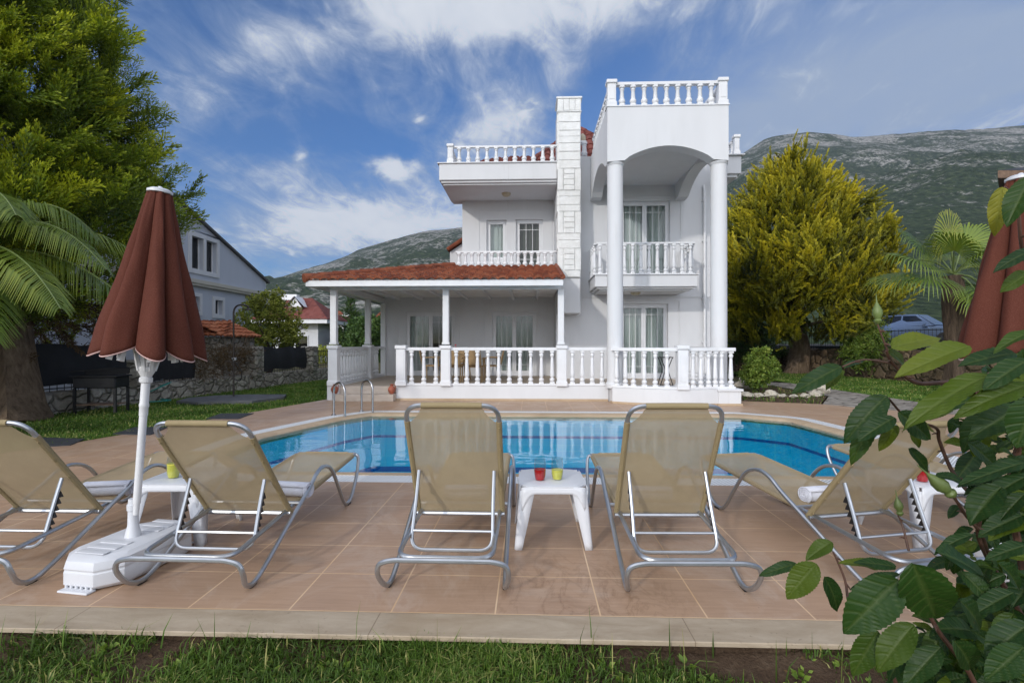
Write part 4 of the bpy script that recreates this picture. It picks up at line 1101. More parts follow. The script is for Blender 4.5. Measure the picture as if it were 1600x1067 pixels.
# ---------------------------------------------------------------- plastic side tables and drinks
def make_table(label):
    t = thing('side_table', label, 'side table', (0, 0, 0), 0, 'white plastic side tables')
    W, Dp, H = .235, .25, .42
    out = []
    for sx, sy in ((-1, -1), (1, -1), (1, 1), (-1, 1)):
        a = [(sx*W, sy*(Dp-.085)), (sx*(W-.03), sy*(Dp-.05)), (sx*(W-.055), sy*(Dp-.015)), (sx*(W-.10), sy*Dp)]
        out += a if sx*sy > 0 else a[::-1]
    mb = MB(); mb.prism(out, 'z', H-.014, H)
    mb.prism([(x*.93, y*.93) for x, y in out], 'z', H+.0005, H+.0025)
    top = mb.build('tabletop', M['plastic'], t, world=False, bevel=.006, smooth=True)
    ap = MB(); n = 14
    for (ax_, s) in (('x', -1), ('x', 1), ('y', -1), ('y', 1)):
        hw, dd = (W, Dp) if ax_ == 'x' else (Dp, W)
        def f(u, v, ax_=ax_, s=s, hw=hw, dd=dd):
            q = -1+2*u; drop = .045+.05*max(0, (abs(q)-.62)/.38)**1.6*3
            z = H-.004-v*drop; spread_ = 1+.03*v
            a = q*hw*.93*spread_; b = s*(dd-.006)*spread_
            return (a, b, z) if ax_ == 'x' else (b, a, z)
        ap.grid(n, 3, f)
    apr = ap.build('apron', M['plastic'], t, world=False, smooth=True, fix=False)
    so_ = apr.modifiers.new('shell', 'SOLIDIFY'); so_.thickness = .005
    for sx in (-1, 1):
        for sy in (-1, 1):
            lm = MB(); m = 10; rows = []
            for k in range(m+1):
                q = k/m; z = (H-.03)*(1-q); fl = .035*q; w = .105*(1-q)+.052*q
                xo, yo = sx*(W-.004+fl), sy*(Dp-.006+fl)
                rows.append([(xo-sx*w, yo, z), (xo-sx*w*.45, yo, z), (xo-sx*.012, yo, z), (xo, yo-sy*.012, z), (xo, yo-sy*w*.45, z), (xo, yo-sy*w, z)])
            V = [p for r_ in rows for p in r_]
            lm.add(V, [(k*6+i, k*6+i+1, (k+1)*6+i+1, (k+1)*6+i) for k in range(m) for i in range(5)])
            l = lm.build('leg', M['plastic'], t, world=False, smooth=True, fix=True, sharp=R(70))
            sd = l.modifiers.new('shell', 'SOLIDIFY'); sd.thickness = .007
    return t
tb = make_table('white plastic side table with red and yellow drinks between two loungers')
tb.location = place(.285, 3.74); tb.rotation_euler.z = R(1.5)
tb2 = dup(tb, place(-2.40, 3.80), R(3), 'white plastic side table behind the parasol pole with one yellow drink')
tb3 = dup(tb, place(2.98, 3.75), R(8), 'white plastic side table half hidden behind the rose leaves')
def glass_of(loc, juice, label, level=.062):
    t = thing('drinking_glass', label, 'glass', loc, 0, 'juice glasses on the side tables')
    prof = [(.031, 0), (.034, .003), (.041, .040), (.043, .072), (.040, .120), (.0375, .155)]
    MB().lathe(prof, seg=24, cap=False).build('bowl', M['drink_glass'], t, world=False, smooth=True)
    MB().lathe([(.030, .004), (.033, .006), (.0398, .040), (.0415, level*1.25)], seg=24).build('juice', M[juice], t, world=False, smooth=True)
    return t
g0 = Vector(place(.20, 3.66)); g1 = Vector(place(.325, 3.68))
glass_of((g0.x, g0.y, .4225), 'red_juice', 'glass of red juice on the table between the two middle loungers')
glass_of((g1.x, g1.y, .4225), 'yellow_juice', 'glass of yellow juice beside the red one on the middle table', .056)
g2 = Vector(place(-2.46, 3.72)); glass_of((g2.x, g2.y, .4225), 'yellow_juice', 'glass of yellow juice on the table behind the parasol pole', .085)
g3 = Vector(place(2.90, 3.62)); glass_of((g3.x, g3.y, .4225), 'red_juice', 'glass of red juice glimpsed among the rose leaves')

# ---------------------------------------------------------------- closed parasols
def make_parasol(label, loc, rz, tilt=(0, 0)):
    t = thing('parasol', label, 'parasol', loc, rz, 'closed brown parasols', tilt[0], tilt[1])
    B = lambda mb, n, m, p=t, **k: mb.build(n, m, p, world=False, **k)
    z0, z1 = 1.345, 2.345; NF = 8; SG = 128; RW = 34
    rng = random.Random(5); ph = [rng.uniform(-.16, .16) for _ in range(NF)]; am = [rng.uniform(.8, 1.2) for _ in range(NF)]
    def fold(a):
        q = a*NF/(2*PI); i = int(q) % NF; f = q-int(q)
        s = math.sin(PI*min(1, max(0, f+ph[i]*math.sin(PI*f))))
        return s**.75*am[i]          # 0 in a crease, 1 on the belly of a gore
    def cp(a, q, d=0.0):             # q = 0 top .. 1 hem
        base = .050+.150*q+.02*q*q; dep = .020+.100*q
        f = fold(a); r = base+dep*(f-.35)-d+q*.016*mnoise.noise(Vector((math.cos(a)*1.7, math.sin(a)*1.7, q*3.1)))+.007*mnoise.noise(Vector((math.cos(a)*6, math.sin(a)*6, q*4.5)))
        z = z1+(z0-z1)*q
        if q > .86: z += -.045*(q-.86)/.14*(f-.55)*1.6
        return Vector((r*math.cos(a), r*math.sin(a), z+.004*math.sin(3*a)))
    mb = MB(); mb.grid(SG, RW, lambda u, v: cp(u*2*PI, v))
    cn = B(mb, 'canopy', M['canvas'], smooth=True, fix=False)
    sd = cn.modifiers.new('cloth', 'SOLIDIFY'); sd.thickness = .003
    hem = MB().tube([cp(2*PI*i/SG, 1.0) for i in range(SG)], .0045, 5, closed=True); B(hem, 'piping', M['piping'], cn, smooth=True)
    B(MB().lathe([(.062, 0), (.070, .004), (.070, .018), (.05, .03), (.014, .034), (.010, .045)], z0=z1-.004, seg=24), 'top_cap', M['plastic'], smooth=True)
    for i in range(NF):
        a = 2*PI*(i+.5)/NF; c, s = math.cos(a), math.sin(a)
        m = MB(); m.obox((c*.185, s*.185, 1.335), (c*.016, s*.016, .004), (-s*.011, c*.011, 0), (-c*.006, -s*.006, .040)); m.obox((c*.095, s*.095, 1.81), (c*.009, s*.009, 0), (-s*.008, c*.008, 0), (-c*.06, -s*.06, .44))
        B(m, 'rib', M['pvc'])
    hb = MB()
    for i in range(NF):
        a = 2*PI*i/NF; c, s = math.cos(a), math.sin(a); hb.obox((c*.062, s*.062, 1.315), (c*.010, s*.010, 0), (-s*.009, c*.009, 0), (c*.020, s*.020, .085))
    hb.lathe([(.022, 0), (.030, .01), (.047, .045), (.050, .065), (.046, .075)], z0=1.185, seg=16)
    hb.lathe([(.030, 0), (.036, .005), (.036, .03), (.028, .038)], z0=1.155, seg=20)
    B(hb, 'hub', M['pvc'])
    pl = MB().lathe([(.0165, .33), (.0165, 2.33)], seg=16); pl.lathe([(.024, .95), (.024, 1.0), (.027, 1.005), (.027, 1.02), (.024, 1.03), (.0245, 1.15), (.0225, 1.16)], seg=18)
    pl.lathe([(.0215, .40), (.0215, .95)], seg=16)
    pole = B(pl, 'pole', M['pvc'], smooth=True)
    return t
par = make_parasol('closed brown parasol standing on the white base beside the left loungers', place(-2.375, 3.20), 0.3, (R(.8), R(4.0)))
par2 = make_parasol('closed brown parasol partly hidden by the rose leaves, cut off by the picture edge', place(2.925, 2.92), 1.1, (R(0), R(1.5)))
def make_base(par_, loc, rz):
    t = bpy.data.objects.new('stand', None); COL.objects.link(t); t.parent = par_; par_.rotation_mode = 'XYZ'
    bpy.context.view_layer.update(); t.matrix_world = Matrix.Translation(loc) @ Matrix.Rotation(rz, 4, 'Z')
    B = lambda mb, n, m, p=t, **k: mb.build(n, m, p, world=False, **k)
    L, W = .345, .20
    def outline(k, z, c=.10):
        l, w = L*k, W*k
        return [(-l+c, -w, z), (l-c, -w, z), (l, -w+c, z), (l, w-c, z), (l-c, w, z), (-l+c, w, z), (-l, w-c, z), (-l, -w+c, z)]
    rings = [outline(.93, .006), outline(1.0, .03), outline(1.0, .098), outline(.985, .104), outline(.985, .112), outline(1.0, .118), outline(.97, .160), outline(.86, .182), outline(.74, .186)]
    mb = MB(); V = [p for r_ in rings for p in r_]; n = 8
    F = [(k*n+i, k*n+(i+1) % n, (k+1)*n+(i+1) % n, (k+1)*n+i) for k in range(len(rings)-1) for i in range(n)]
    F += [tuple(range(n-1, -1, -1)), tuple((len(rings)-1)*n+i for i in range(n))]; mb.add(V, F)
    for sx in (-1, 1):
        for k in range(3): mb.box(sx*(.11+.075*k)-.026, sx*(.11+.075*k)+.026, -.10, .10, .1865, .192, .004)
    B(mb, 'tank', M['plastic'], bevel=.008, smooth=True)
    sp = MB().lathe([(.046, 0), (.040, .03), (.030, .07), (.028, .16), (.034, .165), (.034, .20), (.027, .205), (.026, .235)], z0=.186, seg=18); B(sp, 'pole_socket', M['plastic'], smooth=True)
    for s in (-1, 1):
        f = MB(); f.box(s*L-.02, s*L+.02*s+.018, -.10, .10, .0, .012, .004) if s > 0 else f.box(-L-.038, -L+.02, -.10, .10, .0, .012, .004)
        for k in range(6): f.lathe([(.008, 0), (.008, .03)], s*(L-.006), -.085+k*.034, .0125, 8)
        B(f, 'foot_grille', M['plastic'])
    return t
pb = place(-2.39, 3.23); make_base(par, (pb[0], pb[1], 0), R(80)+YAW)
pb = place(2.97, 2.92); make_base(par2, (pb[0], pb[1], 0), R(75)+YAW)

# ---------------------------------------------------------------- pool ladder, jugs, porch furniture
ld = thing('pool_ladder', 'stainless steel pool ladder at the far left corner of the pool', 'pool ladder', (-3.6, 9.9, 0))
A0, B0 = Vector((-3.80, 9.80, 0)), Vector((-3.44, 10.36, 0)); inn = Vector((.84, -.54, 0))
for p in (A0, B0):
    arc = [p+Vector((0, 0, 0)), p+Vector((0, 0, .45))]+[p+inn*(.17-.17*math.cos(PI*k/10))+Vector((0, 0, .47+.17*math.sin(PI*k/10))) for k in range(11)]+[p+inn*.34+Vector((0, 0, .3)), p+inn*.34+Vector((0, 0, -.95))]
    MB().tube(arc, .022, 10).build('rail', M['steel'], ld, smooth=True)
    MB().lathe([(.045, 0), (.045, .012), (.026, .03)], p.x, p.y, 0, 14).build('flange', M['steel'], ld, smooth=True)
for z in (-.25, -.5, -.75):
    a, b = A0+inn*.34, B0+inn*.34; d = (b-a).normalized()
    MB().obox((a+b)/2+Vector((0, 0, z)), d*(b-a).length/2, inn*.04, (0, 0, .012)).build('step', M['steel'], ld)
def jug(x, y, z, label):
    t = thing('jug', label, 'jug', (x, y, z), 0, 'terracotta jugs on the porch steps')
    MB().lathe([(.045, 0), (.05, .01), (.085, .07), (.092, .115), (.07, .165), (.035, .195), (.032, .215), (.05, .24), (.046, .24), (.028, .215)], seg=20).build('body', M['terracotta'], t, world=False, smooth=True)
    MB().tube(catmull([(.034, 0, .225), (.085, 0, .215), (.10, 0, .165), (.080, 0, .13)], 5), .008, 6).build('handle', M['terracotta'], t, world=False, smooth=True)
jug(PX(523, 12.32), 12.32, .166, 'terracotta jug on the left end of the porch steps')
jug(PX(612, 12.32), 12.32, .166, 'terracotta jug on the right end of the porch steps')
def make_chair(label):
    t = thing('rattan_chair', label, 'chair', (0, 0, 0), 0, 'rattan chairs around the porch table')
    B = lambda mb, n, m, p=t, **k: mb.build(n, m, p, world=False, **k)
    B(MB().box(-.24, .24, -.22, .24, .40, .44, .012), 'seat', M['rattan'])
    bk = MB(); bk.grid(8, 8, lambda u, v: ((-.22+.44*u)*(1-.12*v*v), .24+.10*v+.03*math.cos(PI*(u-.5)), .46+.42*v+.035*math.sin(PI*u)*v)); b = B(bk, 'backrest', M['rattan'], smooth=True, fix=False)
    b.modifiers.new('shell', 'SOLIDIFY').thickness = .02
    for sx in (-1, 1):
        for y in (-.19, .21): B(MB().tube([(sx*.21, y, 0), (sx*.21, y, .40)], .016, 8), 'leg', M['rattan'], smooth=True)
        B(MB().tube(catmull([(sx*.22, -.2, .42), (sx*.26, -.2, .62), (sx*.27, .0, .66), (sx*.24, .26, .64)], 5), .016, 8), 'armrest', M['rattan'], smooth=True)
    return t
chs = make_chair('rattan chair on the porch, second from the left with its back to the pool')
cy = 14.2
for i, (px, Y, rz, lab) in enumerate([(709, 13.9, PI, None), (741, 13.95, PI, 'rattan chair on the porch, third from the left, facing the house'),
        (676, 14.5, PI*.5, 'rattan chair at the left head of the porch table'), (768, 14.5, -PI*.5, 'rattan chair at the right head of the porch table, angled outward'),
        (715, 15.2, 0.1, 'rattan chair on the house side of the porch table')]):
    p = (PX(px, Y), Y, ZF)
    if i == 0: chs.location = p; chs.rotation_euler.z = rz
    else: dup(chs, p, rz, lab)
tx, ty = PX(722, 14.5), 14.55
tt_ = thing('porch_table', 'round rattan dining table among the chairs on the porch', 'table', (tx, ty, ZF))
MB().lathe([(.48, .70), (.50, .705), (.50, .735), (.48, .74)], seg=28).build('tabletop', M['rattan'], tt_, world=False, smooth=True)
for k in range(4): a = PI/4+k*PI/2; MB().tube([(.30*math.cos(a), .30*math.sin(a), 0), (.22*math.cos(a), .22*math.sin(a), .70)], .02, 8).build('leg', M['rattan'], tt_, world=False, smooth=True)
fl = thing('flower_pot', 'small pot of red flowers on the porch table', 'flower pot', (PX(707, 14.4), 14.4, ZF+.74))
MB().lathe([(.05, 0), (.075, .10), (.08, .11), (.07, .11)], seg=16).build('pot', M['terracotta'], fl, world=False, smooth=True)
fb = MB()
for k in range(26): fb.blob((RNG.normal(0, .07), RNG.normal(0, .07), .17+RNG.normal(0, .035)), .028, .028, .022, k, .3, 1)
fb.build('flowers', M['red_petals'], fl, world=False, smooth=True)
sx_, sy_ = PX(1042, 12.6), 12.75
st = thing('folding_stand', 'small black metal folding table under the portico', 'folding table', (sx_, sy_, ZF))
MB().box(-.16, .16, -.16, .16, .70, .72, .004).build('top', M['iron'], st, world=False)
for y in (-.13, .13):
    for s in (-1, 1):
        MB().tube(fillet([(s*.16, y, 0), (s*.045, y, .36), (s*.045, y, .46), (s*.14, y, .70)], .06, 4), .011, 6).build('leg', M['iron'], st, world=False, smooth=True)
    MB().tube([(-.15, y, .03), (.15, y, .03)], .007, 6).build('stretcher', M['iron'], st, world=False)
# ---------------------------------------------------------------- left boundary: rubble wall, piers, shade cloth panels
def wx(Y): return -9.75+.150*(Y-9.5)
def strip(mb, Y0, Y1, w, z0, z1, n=14, amp=.03, dx=0.0):
    """wall along the boundary line with an uneven top"""
    V = []; F = []
    for i in range(n+1):
        Y = Y0+(Y1-Y0)*i/n; X = wx(Y)+dx; k = amp*mnoise.noise(Vector((Y*1.7, 2, 0)))
        V += [(X+w/2, Y, z0), (X+w/2, Y, z1+k), (X-w/2, Y, z1+k), (X-w/2, Y, z0)]
    for i in range(n):
        for k in range(4): F.append((i*4+k, i*4+(k+1) % 4, (i+1)*4+(k+1) % 4, (i+1)*4+k))
    F += [(0, 1, 2, 3), (n*4+3, n*4+2, n*4+1, n*4)]
    mb.add(V, F)
gw = thing('stone_wall', 'low rubble stone wall with square piers along the left lawn', 'garden wall', (wx(15), 15, 0))
mb = MB(); strip(mb, 6.0, 22.5, .42, -.1, .40, 60, .05); mb.build('wall', M['rubble'], gw)
for Y, h in ((11.9, 1.0), (15.95, 1.30), (19.05, 1.28)):
    m = MB(); m.box(wx(Y)-.25, wx(Y)+.25, Y-.24, Y+.24, .3, h, .04); m.build('pier', M['rubble'], gw)
def cloth_panel(Y0, Y1, z0, z1, label, sag=.05):
    t = thing('fence_panel', label, 'fence panel', (wx((Y0+Y1)/2), (Y0+Y1)/2, .4), 0, 'fence panels covered in black shade cloth')
    off = t.location; m = MB()
    n = 26
    m.grid(n, 6, lambda u, v: (wx(Y0+(Y1-Y0)*u)+.03*math.sin(u*21+v*2)+.05*math.sin(PI*v), Y0+(Y1-Y0)*u, z0+(z1-z0)*v-sag*(1-v)*abs(math.sin(u*7+1))+(0.03*math.sin(u*13) if v > .9 else 0)))
    m.build('shade_cloth', M['cloth_black'], t, smooth=True, fix=False)
    r = MB(); k = int((Y1-Y0)/.14)
    for i in range(k+1): Y = Y0+(Y1-Y0)*i/k; r.tube([(wx(Y)-.06, Y, .36), (wx(Y)-.06, Y, z1-.02)], .008, 5)
    for z in (.47, z1-.04): r.tube([(wx(Y0)-.06, Y0, z), (wx(Y1)-.06, Y1, z)], .012, 6)
    r.build('railing', M['iron'], t)
    return t
cloth_panel(7.5, 11.6, .58, 1.36, 'fence panel under black shade cloth beside the cypress trunk')
cloth_panel(12.2, 13.6, .50, 1.22, 'short fence panel under black shade cloth behind the parasol pole')
cloth_panel(16.25, 18.8, .54, 1.25, 'fence panel under black shade cloth between two stone piers')
rl = thing('railing', 'black iron railing with scrolls beside the porch', 'railing', (wx(20.5), 20.5, .4))
m = MB()
for i in range(19): Y = 19.35+i*.16; m.tube([(wx(Y), Y, .36), (wx(Y), Y, 1.12)], .010, 5)
for z in (.55, 1.1): m.tube([(wx(19.3), 19.3, z), (wx(22.4), 22.4, z)], .014, 6)
m.build('bars', M['iron'], rl)
m = MB()
for i in range(9):
    Y = 19.5+i*.32; c = Vector((wx(Y)+.02, Y, .76)); m.tube([c+Vector((0, .075*math.cos(a*PI/4), .12*math.sin(a*PI/4))) for a in range(8)], .008, 5, closed=True)
m.build('scrolls', M['pvc'], rl)
# outdoor shower
sh = thing('outdoor_shower', 'slender outdoor shower pipe standing on a dark slab by the lawn', 'outdoor shower', tuple(gp(365, 622)))
x, y, _ = sh.location
MB().tube(fillet([(x, y, -.03), (x, y, 2.25), (x+.10, y+.02, 2.38), (x+.34, y+.05, 2.36), (x+.35, y+.05, 2.28)], .12, 6), .022, 8).build('pipe', M['bronze'], sh, smooth=True)
MB().lathe([(.09, -.02), (.09, 0), (.02, .03)], x+.35, y+.05, 2.26, 14).build('shower_head', M['bronze'], sh, smooth=True)
m = MB(); m.box(x-.03, x+.07, y-.05, y+.03, .95, 1.03, .01); m.build('tap', M['steel'], sh)
MB().tube(catmull([(x+.04, y-.04, .95), (x+.22, y-.04, .7), (x+.18, y-.02, .45), (x+.02, y-.02, .5)], 6), .010, 6).build('hose', M['black_plastic'], sh, smooth=True)
def flat_slab(name, label, cat, pts, z0, z1, mat, group=None):
    c = sum((Vector((p[0], p[1], 0)) for p in pts), Vector())/len(pts)
    m = MB(); m.prism([(p[0], p[1]) for p in pts], 'z', z0, z1)
    return tag(m.build(name, mat, None, bevel=.01), label, cat, group)
cxs, cys = x, y
slab_pts = [(cxs-.95, cys-.35), (cxs-.75, cys-1.05), (cxs-.1, cys-1.25), (cxs+1.0, cys-.95), (cxs+1.35, cys-.1), (cxs+1.1, cys+.55), (cxs+.1, cys+.5), (cxs-.6, cys+.2)]
flat_slab('slate_slab', 'dark slate slab under the outdoor shower', 'stone slab', slab_pts, -.1, .05, M['slate'])
def quad_px(ps): return [tuple(gp(*p)) for p in ps]
flat_slab('rubber_mat', 'dark rubber mat on the tiles near the shower', 'mat', quad_px([(322, 654.5), (372, 655), (397, 646), (345, 646.5)]), .001, .012, M['mat_black'], 'dark mats by the lawn edge')
flat_slab('rubber_mat', 'dark rubber mat on the tiles behind the second lounger', 'mat', quad_px([(176, 678.5), (235, 680), (262, 668), (210, 668)]), .001, .012, M['mat_black'], 'dark mats by the lawn edge')
flat_slab('rubber_mat', 'dark rubber mat on the tiles behind the leftmost lounger', 'mat', quad_px([(60, 699), (110, 696), (133, 686), (64, 684)]), .001, .012, M['mat_black'], 'dark mats by the lawn edge')
# barbecue
bp = at(159, HY, 10.55); bp.z = -.03; bb = thing('barbecue', 'black charcoal barbecue with a wooden shelf by the stone wall', 'barbecue', tuple(bp), R(8)+0)
B = lambda mb_, n_, m_, **k: mb_.build(n_, m_, bb, world=False, **k)
B(MB().box(-.40, .40, -.24, .24, .52, .74, .02), 'firebox', M['iron']); B(MB().box(-.43, .43, -.27, .27, .742, .77, .006), 'grill_rim', M['iron'])
l = MB(); l.tube([(-.44, -.24, .85), (.40, -.24, .93)], .012, 6); l.obox((0, .18, .83), (.42, 0, .03), (0, .02, .01), (0, -.0, .06)); B(l, 'lid_rail', M['iron'])
for sx in (-1, 1):
    for sy in (-1, 1): B(MB().box(sx*.38-.022, sx*.38+.022, sy*.2-.022, sy*.2+.022, 0, .519), 'leg', M['iron'])
sh_ = MB()
for k in range(4): sh_.box(-.355, .355, -.2+k*.105, -.11+k*.105, .17, .19)
B(sh_, 'shelf', M['wood']); B(MB().tube([(-.45, -.29, .62), (-.45, .29, .62)], .012, 6), 'handle', M['steel'])
hp = gp(238, 628, -.03)
hs = []
for k in range(70):
    a = k*.33; hs.append((hp.x+(.42+.10*math.sin(a*.7))*math.cos(a)*.9, hp.y+(.26+.06*math.cos(a*1.1))*math.sin(a), -.01+.0022*k*.3+(.42*max(0, math.sin(k/70*PI*3))**3 if k > 50 else 0)))
tag(MB().tube(hs, .013, 6).build('garden_hose', M['hose'], None, smooth=True), 'turquoise garden hose looped on the lawn below the stone wall', 'garden hose')
# tiled hut behind the wall
hut = thing('tiled_hut', 'low stone hut with a weathered orange tile roof behind the garden wall', 'hut', (-10.9, 17.8, 0))
MB().box(-12.4, -10.35, 16.9, 18.9, 0, 1.62).build('wall', M['rubble'], hut)
m = MB(); sv = Vector((0, 1.1, .52)); tile_roof(m, [(0, 0), (2.3, 0), (1.9, sv.length), (.5, sv.length)], (-12.5, 16.75, 1.62), (1, 0, 0), sv, .22, .3)
sv = Vector((-1.1, 0, .52)); tile_roof(m, [(0, 0), (2.3, 0), (2.3, sv.length), (0, sv.length)], (-10.2, 16.75, 1.60), (0, 1, 0), sv, .22, .3)
m.add([(-12.5, 16.75, 1.63), (-10.2, 16.75, 1.63), (-10.6, 17.85, 2.14), (-12.0, 17.85, 2.14)], [(0, 1, 2, 3)]); m.add([(-10.2, 16.75, 1.62), (-10.2, 19, 1.62), (-11.3, 19, 2.1), (-10.7, 17.8, 2.1)], [(0, 1, 2, 3)])
m.build('roof', M['roof_orange'], hut, fix=False)

# ---------------------------------------------------------------- neighbouring houses
nh = thing('neighbour_house', 'blue-grey gabled house beyond the left garden wall', 'house', (-17, 18, 0))
XW = -13.5
def side_wall(mb, y0, y1, z0, z1, X, ops, depth=.22):
    t2 = MB(); wall_front(t2, y0, y1, z0, z1, 0, ops, depth)
    mb.add([(X-p[1], p[0], p[2]) for p in t2.v], [f for f in t2.f])
def py_on(px, X=XW):  # Y where a photo column meets the wall plane x = X
    u = (px-800)/FPX; t_ = X/(u*CS-SN); return t_*(u*SN+CS), t_
def zz_(px, py): Y, t_ = py_on(px); return EYE+(HY-py)/FPX*t_
ya0, ya1 = py_on(292)[0], py_on(313)[0]; yb0_, yb1_ = py_on(316)[0], py_on(334)[0]
wz0, wz1 = 4.35, 5.65
mb = MB(); lo = [(py_on(299)[0], py_on(311)[0], 2.68, 3.28), (py_on(335)[0], py_on(347)[0], 2.62, 3.25)]
side_wall(mb, 9, py_on(383)[0], 0, 3.9, XW, lo); mb.add([(XW, py_on(383)[0], 0), (XW-9, py_on(383)[0], 0), (XW-9, py_on(383)[0], 3.9), (XW, py_on(383)[0], 3.9)], [(0, 1, 2, 3)])
mb.build('wall', M['grey_plaster'], nh, fix=False)
mb = MB(); ye = py_on(412)[0]; XG = XW+.12
ops = [(ya0+.06, ya1-.02, wz0, wz1), (yb0_+.02, yb1_-.02, wz0, wz1)]
side_wall(mb, ya0-.3, yb1_+.25, wz0-.3, wz1+.25, XG, ops, .3)
apex = (15.0, 4.5+.345*(ye-15.0))
pol = [(7, 3.95), (ya0-.3, 3.95), (ya0-.3, 6.0), (ya0-.3, 4.5+.345*(ye-ya0+.3)), apex, (7, 4.5+.345*(ye-23))]
mb.prism([(5, 3.95), (ya0-.301, 3.95), (ya0-.301, 4.5+.345*(ye-ya0+.301)), apex, (5, apex[1]-.345*10)], 'x', XW-9, XG)
mb.prism([(yb1_+.251, 3.95), (ye, 3.95), (ye, 4.5), (yb1_+.251, 4.5+.345*(ye-yb1_-.251))], 'x', XW-9, XG)
zc_ = lambda Y: 4.5+.345*(ye-Y)
mb.prism([(ya0-.30, wz1+.251), (yb1_+.25, wz1+.251), (yb1_+.25, zc_(yb1_+.25)), (ya0-.30, zc_(ya0-.3))], 'x', XW-9, XG)
mb.box(XW-9, XG-.001, ya0-.3, yb1_+.25, 3.95, wz0-.301)
mb.build('gable', M['grey_plaster'], nh, fix=False)
mb = MB(); mb.box(XW-9, XG+.10, 5, ye+.02, 3.80, 3.948); mb.box(XW-9, XG+.05, 5, ye-.03, 3.70, 3.798); mb.build('cornice', M['cream_plaster'], nh)
mb = MB(); mb.prism([(ye+.12, 4.44), (ye+.12, 4.54), (15, zc_(15)+.12), (15, zc_(15)+.02)], 'x', XW-9, XG+.14); mb.prism([(15.001, zc_(15)+.02), (15.001, zc_(15)+.12), (5, zc_(25)+.12), (5, zc_(25)+.02)], 'x', XW-9, XG+.14); mb.build('roof', M['roof_felt'], nh)
def side_window(y0, y1, z0, z1, X, fw=.14, mull=None):
    m = MB(); 
    for a, b, c, d in ((y0-fw, y0, z0-fw, z1+fw), (y1, y1+fw, z0-fw, z1+fw), (y0, y1, z1, z1+fw), (y0, y1, z0-fw, z0)): m.box(X+.002, X+.05, a, b, c, d)
    if mull: m.box(X+.002, X+.05, mull[0], mull[1], z0, z1)
    w = m.build('window', M['trim'], nh)
    for a, b in ([(y0, mull[0]), (mull[1], y1)] if mull else [(y0, y1)]):
        p = MB(); p.add([(X-.19, a, z0), (X-.19, b, z0), (X-.19, b, z1), (X-.19, a, z1)], [(0, 1, 2, 3)]); p.build('pane', M['dark_glass'], w, fix=False)
        p = MB(); p.box(X-.18, X-.15, a, a+.06, z0, z1); p.box(X-.18, X-.15, b-.06, b, z0, z1); p.box(X-.179, X-.151, a+.06, b-.06, z0, z0+.06); p.build('sash', M['pvc'], w)
side_window(ya0+.06, yb1_-.02, wz0, wz1, XG, .17, (ya1-.02, yb0_+.02))
for o in lo: side_window(o[0], o[1], o[2], o[3], XW, .15)

def far_house(name, label, cat, px0, px1, d, zb, ze, zr, wallm, roofm, wins=(), dormer=None, over=.6):
    a = at(px0, HY, d); b = at(px1, HY, d); U = (b-a); w = U.length; U.normalize(); Nn = Vector((-U.y, U.x, 0)); dp = w*.8
    t = thing(name, label, cat, (a.x, a.y, zb))
    def Q(u, v, z): p = a+U*u+Nn*v; return (p.x, p.y, z)
    def bx(m, u0, u1, v0, v1, z0, z1): m.add([Q(u0, v0, z0), Q(u1, v0, z0), Q(u1, v1, z0), Q(u0, v1, z0), Q(u0, v0, z1), Q(u1, v0, z1), Q(u1, v1, z1), Q(u0, v1, z1)], [(0, 3, 2, 1), (4, 5, 6, 7), (0, 1, 5, 4), (1, 2, 6, 5), (2, 3, 7, 6), (3, 0, 4, 7)])
    m = MB(); bx(m, 0, w, 0, dp, zb, ze); m.build('wall', wallm, t)
    m = MB(); bx(m, -over, w+over, -over, dp+over, ze+.01, ze+.35); m.build('eaves', M['trim'], t)
    m = MB(); e = over+.1
    r0, r1, r2, r3 = Q(-e, -e, ze+.36), Q(w+e, -e, ze+.36), Q(w+e, dp+e, ze+.36), Q(-e, dp+e, ze+.36)
    c0_, c1_ = Q(w*.28, dp/2, zr), Q(w*.72, dp/2, zr)
    m.add([r0, r1, r2, r3, c0_, c1_], [(0, 1, 5, 4), (1, 2, 5), (2, 3, 4, 5), (3, 0, 4)]); m.build('roof', roofm, t)
    for (u, z, ww, hh) in wins:
        m = MB(); bx(m, u*w-.08, u*w+ww+.08, -.06, -.005, z-.08, z+hh+.08); fr = m.build('window', M['trim'], t)
        m = MB(); bx(m, u*w, u*w+ww, -.09, -.061, z, z+hh); m.build('pane', M['dark_glass'], fr)
    if dormer:
        u0, u1, z0, z1 = dormer; m = MB(); bx(m, u0*w, u1*w, -.2, dp*.4, z0, z1)
        p0, p1, pm = Q(u0*w-.3, -.4, z1), Q(u1*w+.3, -.4, z1), Q((u0+u1)/2*w, -.4, z1+.9); p3_, p4_, p5_ = Q(u0*w-.3, dp*.4, z1), Q(u1*w+.3, dp*.4, z1), Q((u0+u1)/2*w, dp*.4, z1+.9)
        m.build('dormer', M['wood'], t)
        m = MB(); m.add([p0, p1, pm, p3_, p4_, p5_], [(0, 2, 5, 3), (1, 4, 5, 2)]); m.add([Q(u0*w, -.19, z1), Q(u1*w, -.19, z1), Q((u0+u1)/2*w, -.19, z1+.78)], [(0, 1, 2)]); m.build('dormer_roof', M['trim'], t)
        m = MB(); bx(m, (u0+.06)*w, (u1-.08)*w, -.26, -.22, z0+.25, z1-.15); m.build('pane', M['dark_glass'], t)
    return t, bx
wh, bxw = far_house('white_house', 'white house with a dark red roof and dormer beyond the left garden', 'house', 425, 497, 44, -1, 3.05, 5.4, M['plaster'], M['roof_dark'], [(.2, .4, 1.1, 1.4), (.52, .4, 1.0, 1.6)], (.38, .66, 3.5, 4.5), 1.2)
